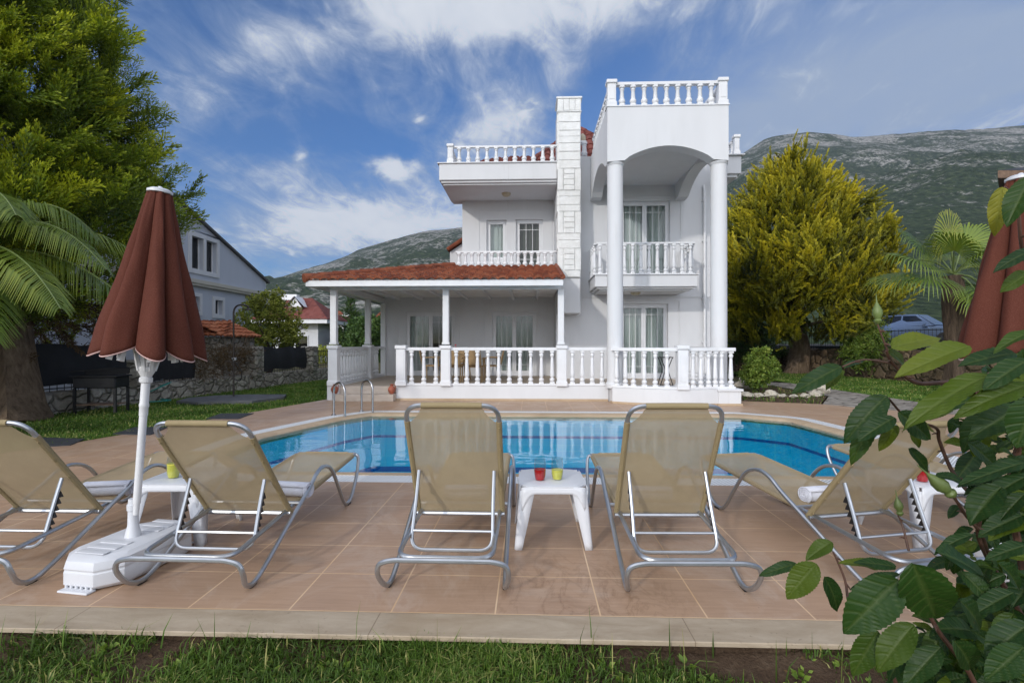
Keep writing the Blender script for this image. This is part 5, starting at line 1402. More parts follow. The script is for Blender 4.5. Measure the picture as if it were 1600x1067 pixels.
m = MB(); bxw(m, .3, 1.6, 1.2, 1.9, 5.2, 5.7); bxw(m, .4, .5, 1.2, 1.3, 4.2, 5.2); bxw(m, 1.4, 1.5, 1.2, 1.3, 4.2, 5.2); m.build('water_tank', M['trim'], wh)
far_house('cream_house', 'cream apartment house seen between the porch posts and the white house', 'house', 500, 537, 72, -1, 4.0, 6.0, M['cream_plaster'], M['roof'], [(.15, 1.6, .9, 1.1), (.7, 2.6, .8, 1.0), (.7, .4, .8, 1.0)])
far_house('hillside_house', 'small pale house with a tiled roof far behind the porch trees', 'house', 588, 612, 110, -1, 6.2, 8.5, M['plaster'], M['roof'], [(.3, 3, 1, 1.2)])
nr = thing('neighbour_house', 'dark-roofed house whose eave shows above the right parasol', 'house', (26, 22, 1.25))
q_ = [at(px, HY, d) for px, d in ((1592, 20), (1900, 20), (1900, 29), (1604, 29))]; MB().prism([(p.x, p.y) for p in q_], 'z', 1.25, 7.6).build('wall', M['cream_plaster'], nr)
q_ = [at(px, HY, d) for px, d in ((1559, 19.3), (1930, 19.3), (1930, 30), (1572, 30))]; MB().prism([(p.x, p.y) for p in q_], 'z', 7.62, 7.90).build('eaves', M['wood'], nr)
ap_ = sum(q_, Vector())/4; ap_.z = 10.4; m = MB(); m.add([(p.x, p.y, 7.91) for p in q_]+[tuple(ap_)], [(0, 1, 4), (1, 2, 4), (2, 3, 4), (3, 0, 4), (3, 2, 1, 0)]); m.build('roof', M['mat_black'], nr)
pp = at(538, HY, 55); up = thing('utility_pole', 'pale utility pole beyond the left garden wall', 'utility pole', (pp.x, pp.y, -1))
MB().tube([(pp.x, pp.y, -1), (pp.x, pp.y, 4.9)], .11, 8).build('pole', M['pvc'], up); MB().box(pp.x-.7, pp.x+.7, pp.y-.05, pp.y+.05, 4.3, 4.42).build('crossarm', M['soffit'], up)

# ---------------------------------------------------------------- right boundary: retaining wall, railing, rocks, parked car
rw_ = thing('retaining_wall', 'brown stone retaining wall behind the right lawn', 'retaining wall', (13.5, 22, 0))
RWP = [(15.2, 7.0), (14.75, 13.0), (14.3, 18.5), (13.6, 24.0), (13.2, 27.2), (5.6, 27.2)]
mb = MB()
def dense(poly, st=.5):
    out = []
    for a, b in zip(poly, poly[1:]):
        n_ = max(1, int((Vector(b)-Vector(a)).length/st))
        out += [(a[0]+(b[0]-a[0])*i/n_, a[1]+(b[1]-a[1])*i/n_) for i in range(n_)]
    return out+[poly[-1]]
dn = dense(RWP); up_ = []
for i, (x, y) in enumerate(dn):
    q = Vector(dn[min(i+1, len(dn)-1)])-Vector(dn[max(i-1, 0)]); q.normalize(); nn = Vector((q.y, -q.x)); h = 1.12+.14*mnoise.noise(Vector((x, y, 1)))
    up_.append([(x+.05*mnoise.noise(Vector((x*2, y*2, 0))), y, -.1), (x, y, h*.55), (x+nn.x*.08, y+nn.y*.08, h), (x+nn.x*.6, y+nn.y*.6, h+.02)])
mb.add([p for r_ in up_ for p in r_], [(i*4+k, i*4+k+1, (i+1)*4+k+1, (i+1)*4+k) for i in range(len(up_)-1) for k in range(3)])
mb.build('wall', M['rubble_brown'], rw_, fix=False)
mb = MB(); mb.sheet([(13.4, 27.3), (14.75, 18.6), (14.78, 90), (5, 90), (5, 27.4)], (), 1.1); tag(mb.build('back_terrace', M['dry_ground'], fix=False), None, None, kind='structure')
rf = thing('railing', 'black iron railing on top of the right retaining wall', 'railing', (13.8, 22, 1.1))
m = MB(); dr_ = dense([(x+.35, y+.1) for x, y in RWP], .16)
for i, (x, y) in enumerate(dr_): m.tube([(x, y, 1.05), (x+.0, y, 1.92)], .009, 5)
for z in (1.2, 1.88): m.tube([(x, y, z) for x, y in dense([(x+.35, y+.1) for x, y in RWP], 1.0)], .014, 5)
m.build('bars', M['iron'], rf)
rocks = [(1166, 617, .20, .10), (1186, 617.5, .13, .08), (1204, 617, .17, .13), (1222, 617.5, .12, .06), (1240, 618.5, .10, .06), (1258, 618, .13, .08), (1274, 616, .16, .12), (1284, 611, .22, .20)]
rl_ = ['flat grey rock at the villa end of the bed edging', 'small rounded rock second along the bed edging', 'buff rock third along the bed edging', 'low brown rock fourth along the bed edging',
       'smallest rock fifth along the bed edging', 'pale flat rock sixth along the bed edging', 'pale rock seventh along the bed edging, before the biggest', 'biggest pale rock at the path end of the bed edging']
for i, ((px, py, w, h), lab) in enumerate(zip(rocks, rl_)):
    p = gp(px, py+3, -.02); m = MB(); m.blob((p.x, p.y, h*.35), w, w*.75, h*.75, i*3+1, .55, 3, 1.5)
    tag(m.build('rock', M['rock'], None, smooth=True), lab, 'rock', 'rocks edging the planting bed')
p = gp(1165, 606, -.02); m = MB(); m.blob((p.x, p.y, .10), .30, .22, .2, 31, .5, 3, 1.5); tag(m.build('rock', M['rock'], None, smooth=True), 'grey rock behind the shrub beside the villa corner', 'rock', 'rocks edging the planting bed')

def make_car(loc, rz):
    t = thing('parked_car', 'grey-blue SUV parked on the raised road behind the right palm', 'car', loc, rz)
    B = lambda mb, n, m_, p=t, **k: mb.build(n, m_, p, world=False, **k)
    # x forward, y left
    secs = [(-2.25, .55, 1.05, .74), (-2.1, .40, 1.12, .86), (-1.2, .30, 1.10, .92), (.6, .28, 1.05, .93), (1.4, .30, 1.0, .92), (2.05, .36, .92, .85), (2.28, .48, .80, .70)]
    m = MB(); V = []
    for x, zl, zh, w in secs:
        V += [(x, -w, zl+.05), (x, -w*1.0, (zl+zh)/2), (x, -w*.93, zh-.04), (x, -w*.75, zh), (x, w*.75, zh), (x, w*.93, zh-.04), (x, w, (zl+zh)/2), (x, w, zl+.05), (x, w*.8, zl), (x, -w*.8, zl)]
    n = 10; F = [(k*n+i, k*n+(i+1) % n, (k+1)*n+(i+1) % n, (k+1)*n+i) for k in range(len(secs)-1) for i in range(n)]+[tuple(range(n-1, -1, -1)), tuple((len(secs)-1)*n+i for i in range(n))]
    m.add(V, F); B(m, 'body', M['car_paint'], smooth=True, bevel=.02, sharp=R(50))
    cab = [(-2.15, 1.06, .82), (-1.75, 1.62, .66), (-.9, 1.70, .66), (.1, 1.66, .66), (.95, 1.04, .80)]
    m = MB(); V = []
    for x, z, w in cab: V += [(x, -w, z), (x, w, z)]
    V += [(x, s*.86, 1.04) for x in (-2.15, .95) for s in (-1, 1)]
    m.add(V, [(0, 1, 3, 2), (2, 3, 5, 4), (4, 5, 7, 6), (6, 7, 9, 8), (8, 6, 4, 2, 0, 10, 12), (1, 3, 5, 7, 9, 13, 11)]); cb = B(m, 'cabin', M['car_paint'], fix=True, bevel=.02)
    def panes(name, pts):
        m = MB(); m.add(pts, [tuple(range(len(pts)))]); B(m, name, M['dark_glass'], cb, fix=False)
    for s in (-1, 1):
        panes('side_window', [(-1.70, s*.845, 1.10), (-.55, s*.835, 1.09), (-.55, s*.685, 1.60), (-1.50, s*.69, 1.58)]); panes('side_window', [(-.48, s*.835, 1.09), (.70, s*.835, 1.08), (.10, s*.70, 1.58), (-.48, s*.685, 1.60)])
    panes('windscreen', [(.93, -.70, 1.09), (.93, .70, 1.09), (.16, .58, 1.63), (.16, -.58, 1.63)])
    for s in (-1, 1):
        B(MB().box(2.08, 2.24, s*.66-.16, s*.66+.16, .72, .86, .02), 'headlight', M['headlight'])
        B(MB().obox((.62, s*.98, 1.06), (.06, 0, 0), (0, .10, 0), (0, 0, .07)), 'mirror', M['car_paint'])
        for x in (-1.4, 1.42):
            w = MB(); w.lathe([(.20, -.11), (.34, -.11), (.35, -.06), (.35, .06), (.34, .11), (.20, .11)], seg=24); w.xf(Matrix.Translation((x, s*.84, .35)) @ Matrix.Rotation(PI/2, 4, 'X')); wl = B(w, 'wheel', M['tyre'], smooth=True)
            w = MB(); w.lathe([(.05, -.10), (.21, -.112), (.21, .112), (.05, .10)], seg=16); w.xf(Matrix.Translation((x, s*.845, .35)) @ Matrix.Rotation(PI/2, 4, 'X')); B(w, 'rim', M['car_white'], wl)
    B(MB().box(2.20, 2.31, -.40, .40, .58, .74, .01), 'grille', M['black_plastic']); B(MB().box(2.24, 2.32, -.7, .7, .42, .56, .02), 'bumper', M['car_white'])
    return t
cp_ = at(1437, HY, 27.5); make_car((cp_.x, cp_.y, 1.26), R(-58))
# ---------------------------------------------------------------- foliage
def plume_template(n, ll, lw, tilt=(.35, .85), seed=0, flat=1.0):
    r = np.random.default_rng(seed); V = []; C = []
    for i in range(n):
        t_ = (i+.5)/n; b = np.array([0, 0, t_*.88]); az = r.uniform(0, 2*PI); ti = r.uniform(*tilt)*(1-.45*t_)
        d = np.array([math.cos(az)*math.sin(ti), flat*math.sin(az)*math.sin(ti), math.cos(ti)]); d /= np.linalg.norm(d)
        l = ll*(1-.5*t_)*r.uniform(.7, 1.2); w = np.cross(d, r.normal(size=3)); w /= np.linalg.norm(w)+1e-6; w *= lw*r.uniform(.7, 1.3)
        V += [b, b+d*l*.5+w, b+d*l, b+d*l*.5-w]
        C += [.15+.45*t_, .32+.5*t_, .5+.5*t_, .32+.5*t_]
    return np.array(V), np.array(C)
def spray_template(seed, nside=10, nl=7):
    """a flat feathery spray: an axis with side twigs, each set with small scale-leaf tufts"""
    r = np.random.default_rng(seed); V = []; C = []
    def tuft(b, d, l, w, c):
        s = np.cross(d, r.normal(size=3)); s /= np.linalg.norm(s)+1e-6; s *= w
        V.extend([b, b+d*l*.5+s, b+d*l, b+d*l*.5-s]); C.extend([c-.12, c, c+.16, c])
    for i in range(nside*2):
        q = .08+.9*(i//2)/nside; sd = 1 if i % 2 else -1; L = (.40*(1-q)**.8+.10)*r.uniform(.8, 1.15); an = R(r.uniform(24, 42))
        d = np.array([sd*math.sin(an), r.normal(0, .16), math.cos(an)]); d /= np.linalg.norm(d); o = np.array([0, r.normal(0, .02), q*.9])
        for k in range(nl):
            f = (k+.3)/nl; b = o+d*L*f+np.array([0, 0, .10*L*f*f]); dd = d+np.array([r.normal(0, .45), r.normal(0, .45), r.uniform(.1, .7)]); dd /= np.linalg.norm(dd)
            tuft(b, dd, .105*(1.1-.4*f), .0155, .18+.28*q+.34*f)
    for k in range(8): tuft(np.array([0, 0, .1+.11*k]), np.array([r.normal(0, .3), r.normal(0, .3), 1.0]), .11, .016, .3+.05*k)
    return np.array(V), np.array(C)
def frames(D, rng):
    D = D/np.linalg.norm(D, axis=1, keepdims=True); A = rng.normal(size=D.shape); X = np.cross(A, D); X /= np.linalg.norm(X, axis=1, keepdims=True)+1e-9
    return np.stack([X, np.cross(D, X), D], axis=2)
def bake(tmpls, P, D, S, tint, rng):
    """copies of the templates at P, along D, scaled by S (n or n x 3); colour shifted by tint"""
    Rm = frames(np.asarray(D, float), rng); S = np.asarray(S, float); S = S[:, None]*np.ones(3) if S.ndim == 1 else S
    Vs, Cs = [], []; pick = rng.integers(0, len(tmpls), len(P))
    for k, (tv, tc) in enumerate(tmpls):
        ix = np.where(pick == k)[0]
        if not len(ix): continue
        L = tv[None]*S[ix][:, None, :]
        W = np.einsum('nij,nkj->nki', Rm[ix], L)+np.asarray(P)[ix][:, None, :]
        Vs.append(W.reshape(-1, 3)); Cs.append((tc[None]+np.asarray(tint)[ix][:, None]).ravel())
    return np.concatenate(Vs), np.clip(np.concatenate(Cs), 0, 1)
def quads(V): return np.arange(len(V), dtype=np.int32).reshape(-1, 4)
def crown(name, mat, parent, tm, prof, cx, cy, nbr, npl, L, up, rng, lump=.16, cam_bias=.62, spread_=.75, off=None, depth=.30, inner=0, tscale=(1, 1, 1)):
    """sprays grouped into boughs on an uneven crown surface; prof = [(z, r)]"""
    zs = np.array([p[0] for p in prof]); rs = np.array([p[1] for p in prof])
    w = rs+.25; cdf = np.concatenate([[0], np.cumsum((w[1:]+w[:-1])/2*np.diff(zs))]); cdf /= cdf[-1]
    camaz = math.atan2(-cy, -cx); P, D, S, T = [], [], [], []
    for b in range(nbr):
        z = np.interp(rng.random(), cdf, zs); az = camaz+rng.normal(0, 1.0) if rng.random() < cam_bias else rng.uniform(0, 2*PI)
        r0 = np.interp(z, zs, rs); k = 1+lump*mnoise.noise(Vector((math.cos(az)*1.6, math.sin(az)*1.6, z*.55)))*1.6+rng.normal(0, .05)
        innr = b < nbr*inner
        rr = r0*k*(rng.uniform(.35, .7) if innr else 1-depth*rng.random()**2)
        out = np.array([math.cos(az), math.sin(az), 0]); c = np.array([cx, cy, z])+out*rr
        bd = out*(1-up)+np.array([0, 0, up])+rng.normal(0, .22, 3); bd /= np.linalg.norm(bd); tb_ = rng.normal(0, .14)-(.30 if innr else 0)  # inner boughs toned darker, painting shade into the crown's gaps
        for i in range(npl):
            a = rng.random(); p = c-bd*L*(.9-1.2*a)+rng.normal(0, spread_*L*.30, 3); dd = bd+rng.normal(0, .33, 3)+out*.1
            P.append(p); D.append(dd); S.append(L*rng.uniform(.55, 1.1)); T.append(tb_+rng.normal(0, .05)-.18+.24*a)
    S = np.array(S)[:, None]*np.array(tscale)[None]
    V, C = bake(tm, np.array(P), np.array(D), S, np.array(T), rng)
    return np_mesh(name, V, quads(V), mat, parent, C[:, None].repeat(3, 1), off=off)
def trunk(mb, pts, rads, seg=14, flare=0.0, rough=.12, seed=0):
    P = catmull(pts, 5); n = len(P); rr = [float(np.interp(i/(n-1), np.linspace(0, 1, len(rads)), rads)) for i in range(n)]
    k0 = len(mb.v); mb.tube(P, rr, seg)
    for i in range(k0, len(mb.v)):
        p = Vector(mb.v[i]); j = (i-k0)//seg; c = P[min(j, n-1)]; q = p-c
        mb.v[i] = tuple(c+q*(1+rough*mnoise.noise(Vector((q.x*5/rr[min(j, n-1)]*.3, q.y*5/rr[min(j, n-1)]*.3, p.z*.6+seed)))*1.8))
rng = np.random.default_rng(11)
# big cypress on the left
tx_, ty_ = -11.05, 9.6
tr = thing('cypress_tree', 'tall dark green cypress towering over the palm at the left edge', 'tree', (tx_, ty_, 0))
m = MB(); trunk(m, [(tx_+1.66, ty_-.50, -.2), (tx_+1.48, ty_-.40, .25), (tx_+1.22, ty_-.25, 1.0), (tx_+.95, ty_-.1, 2.2), (tx_+.4, ty_, 5), (tx_, ty_, 9)], [.58, .42, .37, .34, .26, .1], 18, rough=.2)
for i in range(16):
    a = rng.uniform(0, 2*PI); z = rng.uniform(1.5, 5); l = rng.uniform(1.3, 2.5)
    trunk(m, [(tx_+.1, ty_, z), (tx_+.1+math.cos(a)*l*.5, ty_+math.sin(a)*l*.5, z+.25), (tx_+.1+math.cos(a)*l, ty_+math.sin(a)*l, z+.55)], [.09, .05, .02], 6)
m.build('trunk', M['bark'], tr, smooth=True)
cy_t = [spray_template(s) for s in range(6)]
profL = [(1.75, 1.3), (2.2, 2.3), (2.9, 2.8), (3.6, 3.15), (4.4, 2.95), (5.2, 2.7), (6.1, 2.5), (7.0, 2.25), (8.0, 1.95), (9.2, 1.6), (10.6, .9), (11.6, .3)]
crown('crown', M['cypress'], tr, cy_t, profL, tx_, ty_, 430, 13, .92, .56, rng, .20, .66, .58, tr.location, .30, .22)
pd, dd_, sd_, td_ = [], [], [], []
for i in range(260):   # hanging dead sprays under the crown
    a = rng.uniform(0, 2*PI); r0 = rng.uniform(.3, 2.4); pd.append((tx_+r0*math.cos(a), ty_+r0*math.sin(a), rng.uniform(1.25, 2.7))); dd_.append((math.cos(a)*.7, math.sin(a)*.7, rng.uniform(-.9, .3))); sd_.append(rng.uniform(.35, .75)); td_.append(rng.normal(0, .15)-.2)
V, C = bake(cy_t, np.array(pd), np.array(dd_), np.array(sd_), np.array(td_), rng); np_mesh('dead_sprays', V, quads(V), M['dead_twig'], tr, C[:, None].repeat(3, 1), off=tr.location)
# golden cypress on the right
gx, gy = 11.95, 23.9
gt = thing('golden_cypress', 'rounded golden green cypress on the lawn right of the villa', 'tree', (gx, gy, 0))
tb0 = gp(1246, 582); m = MB(); trunk(m, [(tb0.x-.1, tb0.y, -.2), (tb0.x, tb0.y, .3), (tb0.x+.1, tb0.y+.05, 1.6), (gx-.2, gy, 3.4), (gx, gy, 7), (gx+.3, gy, 10)], [.62, .46, .40, .34, .22, .06], 16, rough=.22, seed=4)
for i in range(14):
    a = rng.uniform(0, 2*PI); z = rng.uniform(1.7, 4); l = rng.uniform(1.5, 3)
    trunk(m, [(gx-.3, gy, z), (gx+math.cos(a)*l*.5, gy+math.sin(a)*l*.5, z+.1), (gx+math.cos(a)*l, gy+math.sin(a)*l, z+.5)], [.09, .05, .02], 6)
m.build('trunk', M['bark'], gt, smooth=True)
go_t = [plume_template(58, .25, .027, (.25, .85), 20+s, .8) for s in range(5)]
profR = [(1.75, 2.0), (2.1, 3.2), (2.6, 3.5), (3.6, 3.75), (4.8, 3.7), (5.8, 3.35), (6.7, 2.9), (7.6, 2.3), (8.4, 1.6), (9.0, 1.0), (9.5, .35)]
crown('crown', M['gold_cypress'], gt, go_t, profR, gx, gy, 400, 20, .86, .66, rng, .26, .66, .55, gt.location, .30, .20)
pd, dd_, sd_, td_ = [], [], [], []
for (ax_, ay_, az_, n_) in ((1.35, 0, 8.5, 9), (2.0, -.6, 7.4, 9), (-1.9, -.5, 7.7, 8), (.45, -.2, 9.5, 10), (-.9, -.4, 8.7, 8), (3.1, -.5, 6.0, 7), (-2.7, -.6, 6.6, 7)):   # boughs that stand out of the outline
    for i in range(n_): pd.append((gx+ax_+rng.normal(0, .16), gy+ay_+rng.normal(0, .2), az_+.12*i+rng.normal(0, .1))); dd_.append((ax_*.16+rng.normal(0, .2), rng.normal(0, .2), 1)); sd_.append(rng.uniform(.6, .95)); td_.append(rng.normal(-.02, .08))
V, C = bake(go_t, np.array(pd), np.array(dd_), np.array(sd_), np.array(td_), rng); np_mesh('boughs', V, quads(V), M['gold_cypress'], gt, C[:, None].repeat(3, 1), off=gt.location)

# leafy shrubs and broadleaved trees: leaf quads in clumps
def leaf_template(seed, n=26, ls=.5, lw=.2):
    r = np.random.default_rng(seed); V, C = [], []
    for i in range(n):
        b = r.normal(0, .33, 3); d = r.normal(size=3); d[2] += .3; d /= np.linalg.norm(d); w = np.cross(d, r.normal(size=3)); w /= np.linalg.norm(w); k = r.uniform(.7, 1.2); c = r.uniform(.15, .75)
        V += [b, b+d*ls*.5*k+w*lw*k, b+d*ls*k, b+d*ls*.5*k-w*lw*k]; C += [c-.1, c, c+.15, c]
    return np.array(V), np.array(C)
def leafy_plant(name, label, cat, loc, clumps, n, size, mat, rng, stems=(), leaf=(.5, .2), group=None, bark_='bark_dark', part='foliage'):
    """clumps = [(dx, dy, dz, rx, ry, rz)]"""
    t = thing(name, label, cat, loc, 0, group); P, D, S, T = [], [], [], []
    vol = np.array([c[3]*c[4]*c[5] for c in clumps])**.7; vol /= vol.sum()
    for c, f in zip(clumps, vol):
        for i in range(max(4, int(n*f))):
            u = rng.normal(size=3); u /= np.linalg.norm(u); r0 = rng.random()**.35*(1+.25*mnoise.noise(Vector(u*2.2)+Vector((c[0], c[1], c[2]))))
            P.append((c[0]+u[0]*r0*c[3], c[1]+u[1]*r0*c[4], c[2]+u[2]*r0*c[5])); D.append(u+rng.normal(0, .5, 3)); S.append(size*rng.uniform(.7, 1.3)); T.append(rng.normal(0, .10)+.12*(u[2]))
    tm = [leaf_template(50+k, 24, *leaf) for k in range(4)]
    V, C = bake(tm, np.array(P), np.array(D), np.array(S), np.array(T), rng); np_mesh(part, V, quads(V), M[mat], t, C[:, None].repeat(3, 1))
    if stems:
        m = MB()
        for pts, rads in stems: trunk(m, pts, rads, 7)
        m.build('trunk' if cat == 'tree' else 'stems', M[bark_], t, world=False, smooth=True)
    return t
def st(h, n=5, sp=.3, r=.03, zb=0): return [([(0, 0, zb), (rng.normal(0, sp*.4), rng.normal(0, sp*.4), h*.4), (rng.normal(0, sp), rng.normal(0, sp), h*.85)], [r, r*.7, r*.3]) for _ in range(n)]
p = at(421, HY, 21.5)
leafy_plant('garden_tree', 'loose yellow-green tree behind the shade cloth fence left of the porch', 'tree', (p.x, p.y, 0), [(-.5, 0, 2.3, .95, .8, .9), (.55, 0, 2.5, .7, .7, .85), (-.15, 0, 3.0, .7, .6, .6), (.9, .1, 1.9, .6, .6, .55), (-1.1, 0, 1.7, .6, .6, .6), (.1, 0, 1.5, 1.2, .8, .5), (.35, 0, 3.2, .28, .28, .45), (-.75, 0, 3.05, .3, .3, .4)], 560, .17, 'pale_leaf', rng, st(2.6, 6, .6, .05), (.62, .19))
for (px, d, zt, rx, lab, mt) in ((585, 42, 4.9, 2.1, 'dark leafy tree seen between the two left porch posts', 'broadleaf'), (612, 47, 5.2, 2.2, 'dark leafy tree seen just left of the porch wall', 'broadleaf'), (560, 46, 4.0, 1.8, 'lower dark tree behind the front left porch post', 'broadleaf')):
    p = at(px, HY, d); leafy_plant('leafy_tree', lab, 'tree', (p.x, p.y, -1), [(0, 0, zt*.55, rx, rx, zt*.35), (rx*.4, 0, zt*.75, rx*.7, rx*.7, zt*.22), (-rx*.5, 0, zt*.7, rx*.6, rx*.6, zt*.2), (0, 0, zt*.3, rx*1.1, rx, zt*.25)], 620, .42, mt, rng, [([(0, 0, 0), (0, 0, zt*.3), (0, 0, zt*.7)], [.2, .15, .06])], (.5, .22), 'trees beyond the porch')
p = at(548, HY, 50); pn = thing('pine_tree', 'slim dark pine rising above the trees behind the porch', 'tree', (p.x, p.y, -1))
m = MB(); trunk(m, [(p.x, p.y, -1), (p.x, p.y, 3), (p.x, p.y, 6)], [.2, .13, .04], 8); m.build('trunk', M['bark_dark'], pn)
crown('crown', M['broadleaf'], pn, [plume_template(26, .3, .05, (.4, 1.1), 70+s) for s in range(3)], [(.5, 1.2), (2, 1.15), (3.5, .85), (4.8, .5), (5.8, .1)], p.x, p.y, 90, 7, .7, .35, rng, off=pn.location)
p = at(514, HY, 40); leafy_plant('garden_shrub', 'small bright shrub in front of the cream house', 'shrub', (p.x, p.y, -.6), [(0, 0, 1.0, .9, .8, .9), (.4, 0, 1.5, .4, .4, .6)], 140, .3, 'pale_leaf', rng, st(1.2, 3, .3))
# dry climber hanging over the wall, left
P, D, S, T = [], [], [], []
for i in range(560):
    Y = rng.uniform(13.4, 15.7); z = .45+.85*rng.random()**.8; P.append((wx(Y)+rng.normal(0, .16), Y, z)); D.append((rng.normal(.4, .5), rng.normal(0, .6), rng.normal(.1, .6))); S.append(rng.uniform(.22, .42)); T.append(rng.normal(-.05, .14))
V, C = bake([plume_template(22, .30, .014, (.4, 1.2), 90+s) for s in range(3)], np.array(P), np.array(D), np.array(S), np.array(T), rng)
cl = thing('climber', 'dry brown climber growing over the stone wall behind the parasol', 'climbing plant', (wx(14.5), 14.5, .4)); np_mesh('twigs', V, quads(V), M['dead_twig'], cl, C[:, None].repeat(3, 1), off=cl.location)
# shrub and seedlings by the villa corner
p = gp(1187, 611, -.03); leafy_plant('round_shrub', 'green rounded shrub growing in the bed beside the villa corner', 'shrub', (p.x, p.y, -.03), [(0, 0, .55, .42, .40, .42), (-.1, 0, .95, .33, .33, .30), (.22, -.05, .70, .34, .34, .34), (-.25, -.05, .42, .3, .3, .3), (.1, 0, 1.12, .18, .18, .2)], 430, .105, 'shrub', rng, st(.9, 7, .16, .014), (.55, .22))
for (px, d, zt, rx, lab) in ((1148, 25.5, 4.8, 1.5, 'dark evergreen shrub between the villa column and the golden cypress'), (1352, 21.0, 2.5, .9, 'thin dark shrub between the golden cypress and the fan palm'), (1180, 27.0, 2.6, 1.8, 'low dark shrub behind the golden cypress trunk')):
    p = at(px, HY, d); leafy_plant('evergreen_shrub', lab, 'shrub', (p.x, p.y, 0), [(0, 0, zt*.45, rx, rx*.8, zt*.38), (.3*rx, 0, zt*.75, rx*.6, rx*.6, zt*.25), (-.4*rx, 0, zt*.65, rx*.5, rx*.5, zt*.25)], 420, .22, 'broadleaf' if px < 1300 else 'shrub', rng, st(zt*.8, 6, rx*.4, .05), (.7, .09), 'evergreen shrubs round the golden cypress')
p = at(1512, HY, 26); leafy_plant('garden_shrub', 'yellow shrub on the terrace behind the parked car', 'shrub', (p.x, p.y, 1.25), [(0, 0, .9, .7, .6, .8), (.2, 0, 1.4, .35, .35, .5)], 120, .25, 'pale_leaf', rng, st(1.2, 3, .3))

# ---------------------------------------------------------------- palms
def frond(Vl, Cl, base, az, el, L, droop, npair, ll, rng, tone=0.0):
    """feather frond: a curved rachis with two rows of narrow leaflets"""
    d = Vector((math.cos(az), math.sin(az), 0)); pts = []
    for i in range(npair+1):
        q = i/npair; e = el-droop*q*q
        pts.append(Vector(base)+d*L*(q*math.cos(el)*(1-.10*q))+Vector((0, 0, L*(q*math.sin(el)-droop*.5*q*q))))
    side = Vector((-d.y, d.x, 0))
    for i in range(3, npair):
        q = i/npair; tg = (pts[i+1]-pts[i-1]).normalized(); up = side.cross(tg).normalized()
        l = ll*(math.sin(PI*min(1, .12+q*.86))**.6)*rng.uniform(.92, 1.08)
        for s in (-1, 1):
            lift = .30+rng.normal(0, .16); dr = tg*(.55+.5*q)+side*s*1.0+up*lift*.6; dr.normalize()
            w = .0125*(1-.25*q); wv = dr.cross(up).normalized()*w
            a = pts[i]; b = a+dr*l*.5-Vector((0, 0, .02*l)); c = a+dr*l*.96-Vector((0, 0, .40*l))
            k = .38+tone+rng.normal(0, .07)
            Vl += [a-wv*.7, a+wv*.7, b+wv, b-wv, b-wv, b+wv, c+wv*.12, c-wv*.12]; Cl += [k, k, k+.12, k+.12, k+.12, k+.12, k+.28, k+.28]
    return pts
pc = Vector((-8.45, 7.1, 2.62))
pm_ = thing('feather_palm', 'feather palm with arching fronds reaching in at the left edge', 'palm tree', (pc.x, pc.y, 0))
m = MB(); trunk(m, [(pc.x-.05, pc.y, -.1), (pc.x, pc.y, 1.2), (pc.x, pc.y, 2.5)], [.34, .27, .24], 14, rough=.3, seed=8); m.build('trunk', M['bark_dark'], pm_, smooth=True)
Vl, Cl = [], []; rm_ = MB()
fr_list = [(-25, 48, 3.0, 1.15), (-5, 38, 2.9, 1.2), (12, 55, 3.0, 1.3), (-48, 32, 2.5, 1.2), (-20, 18, 2.6, 1.0), (30, 40, 2.8, 1.1), (-70, 40, 2.4, 1.2), (8, 20, 2.5, 1.1), (55, 50, 2.8, 1.2), (-38, 60, 2.6, 1.35), (-12, 68, 2.6, 1.4), (-60, 8, 2.2, .9), (-30, -2, 2.0, .8)]
for k in range(8): fr_list.append((80+k*26, rng.uniform(25, 65), 2.7, 1.2))
for az, el, L, dr in fr_list:
    L *= 1.22; dr *= 1.12; pts = frond(Vl, Cl, (pc.x+.1*math.cos(R(az)), pc.y+.1*math.sin(R(az)), pc.z), R(az), R(el), L, dr, 88, .60, rng, rng.normal(0, .08))
    rm_.tube(pts, [.022*(1-.75*i/len(pts)) for i in range(len(pts))], 5)
np_mesh('fronds', np.array(Vl), quads(np.array(Vl)), M['palm'], pm_, np.array(Cl)[:, None].repeat(3, 1), off=pm_.location)
np_mesh_dummy = rm_.build('frond_stalks', M['shrub'] if False else M['rose_bud'], pm_, smooth=True)
# fan palm on the right
fc = at(1490, 428, 14.2)
fp = thing('fan_palm', 'fan palm with pleated leaves between the golden cypress and the right parasol', 'palm tree', (fc.x, fc.y, 0))
m = MB(); trunk(m, [(fc.x, fc.y, -.1), (fc.x, fc.y, 1.2), (fc.x, fc.y, fc.z-.05)], [.30, .24, .22], 14, rough=.35, seed=3); m.build('trunk', M['bark_dark'], fp, smooth=True)
Vl, Cl, m = [], [], MB()
Rt = Vector((CS, SN, 0)); Fw = Vector((-SN, CS, 0)); Up = Vector((0, 0, 1))
fans = [(-1.25, .40, -.2, .95), (-.85, .95, .2, .9), (-.2, 1.15, -.1, .95), (.55, 1.0, .2, .9), (-1.15, -.12, -.5, .9), (.35, -.55, -.8, .9), (.12, -.72, -.75, .8), (.9, .2, -.2, .9), (1.1, -.4, .2, .9), (-1.05, .05, .7, .9), (.2, .5, -.9, .85), (-.5, .65, -.6, .85), (.6, .6, .9, .9)]
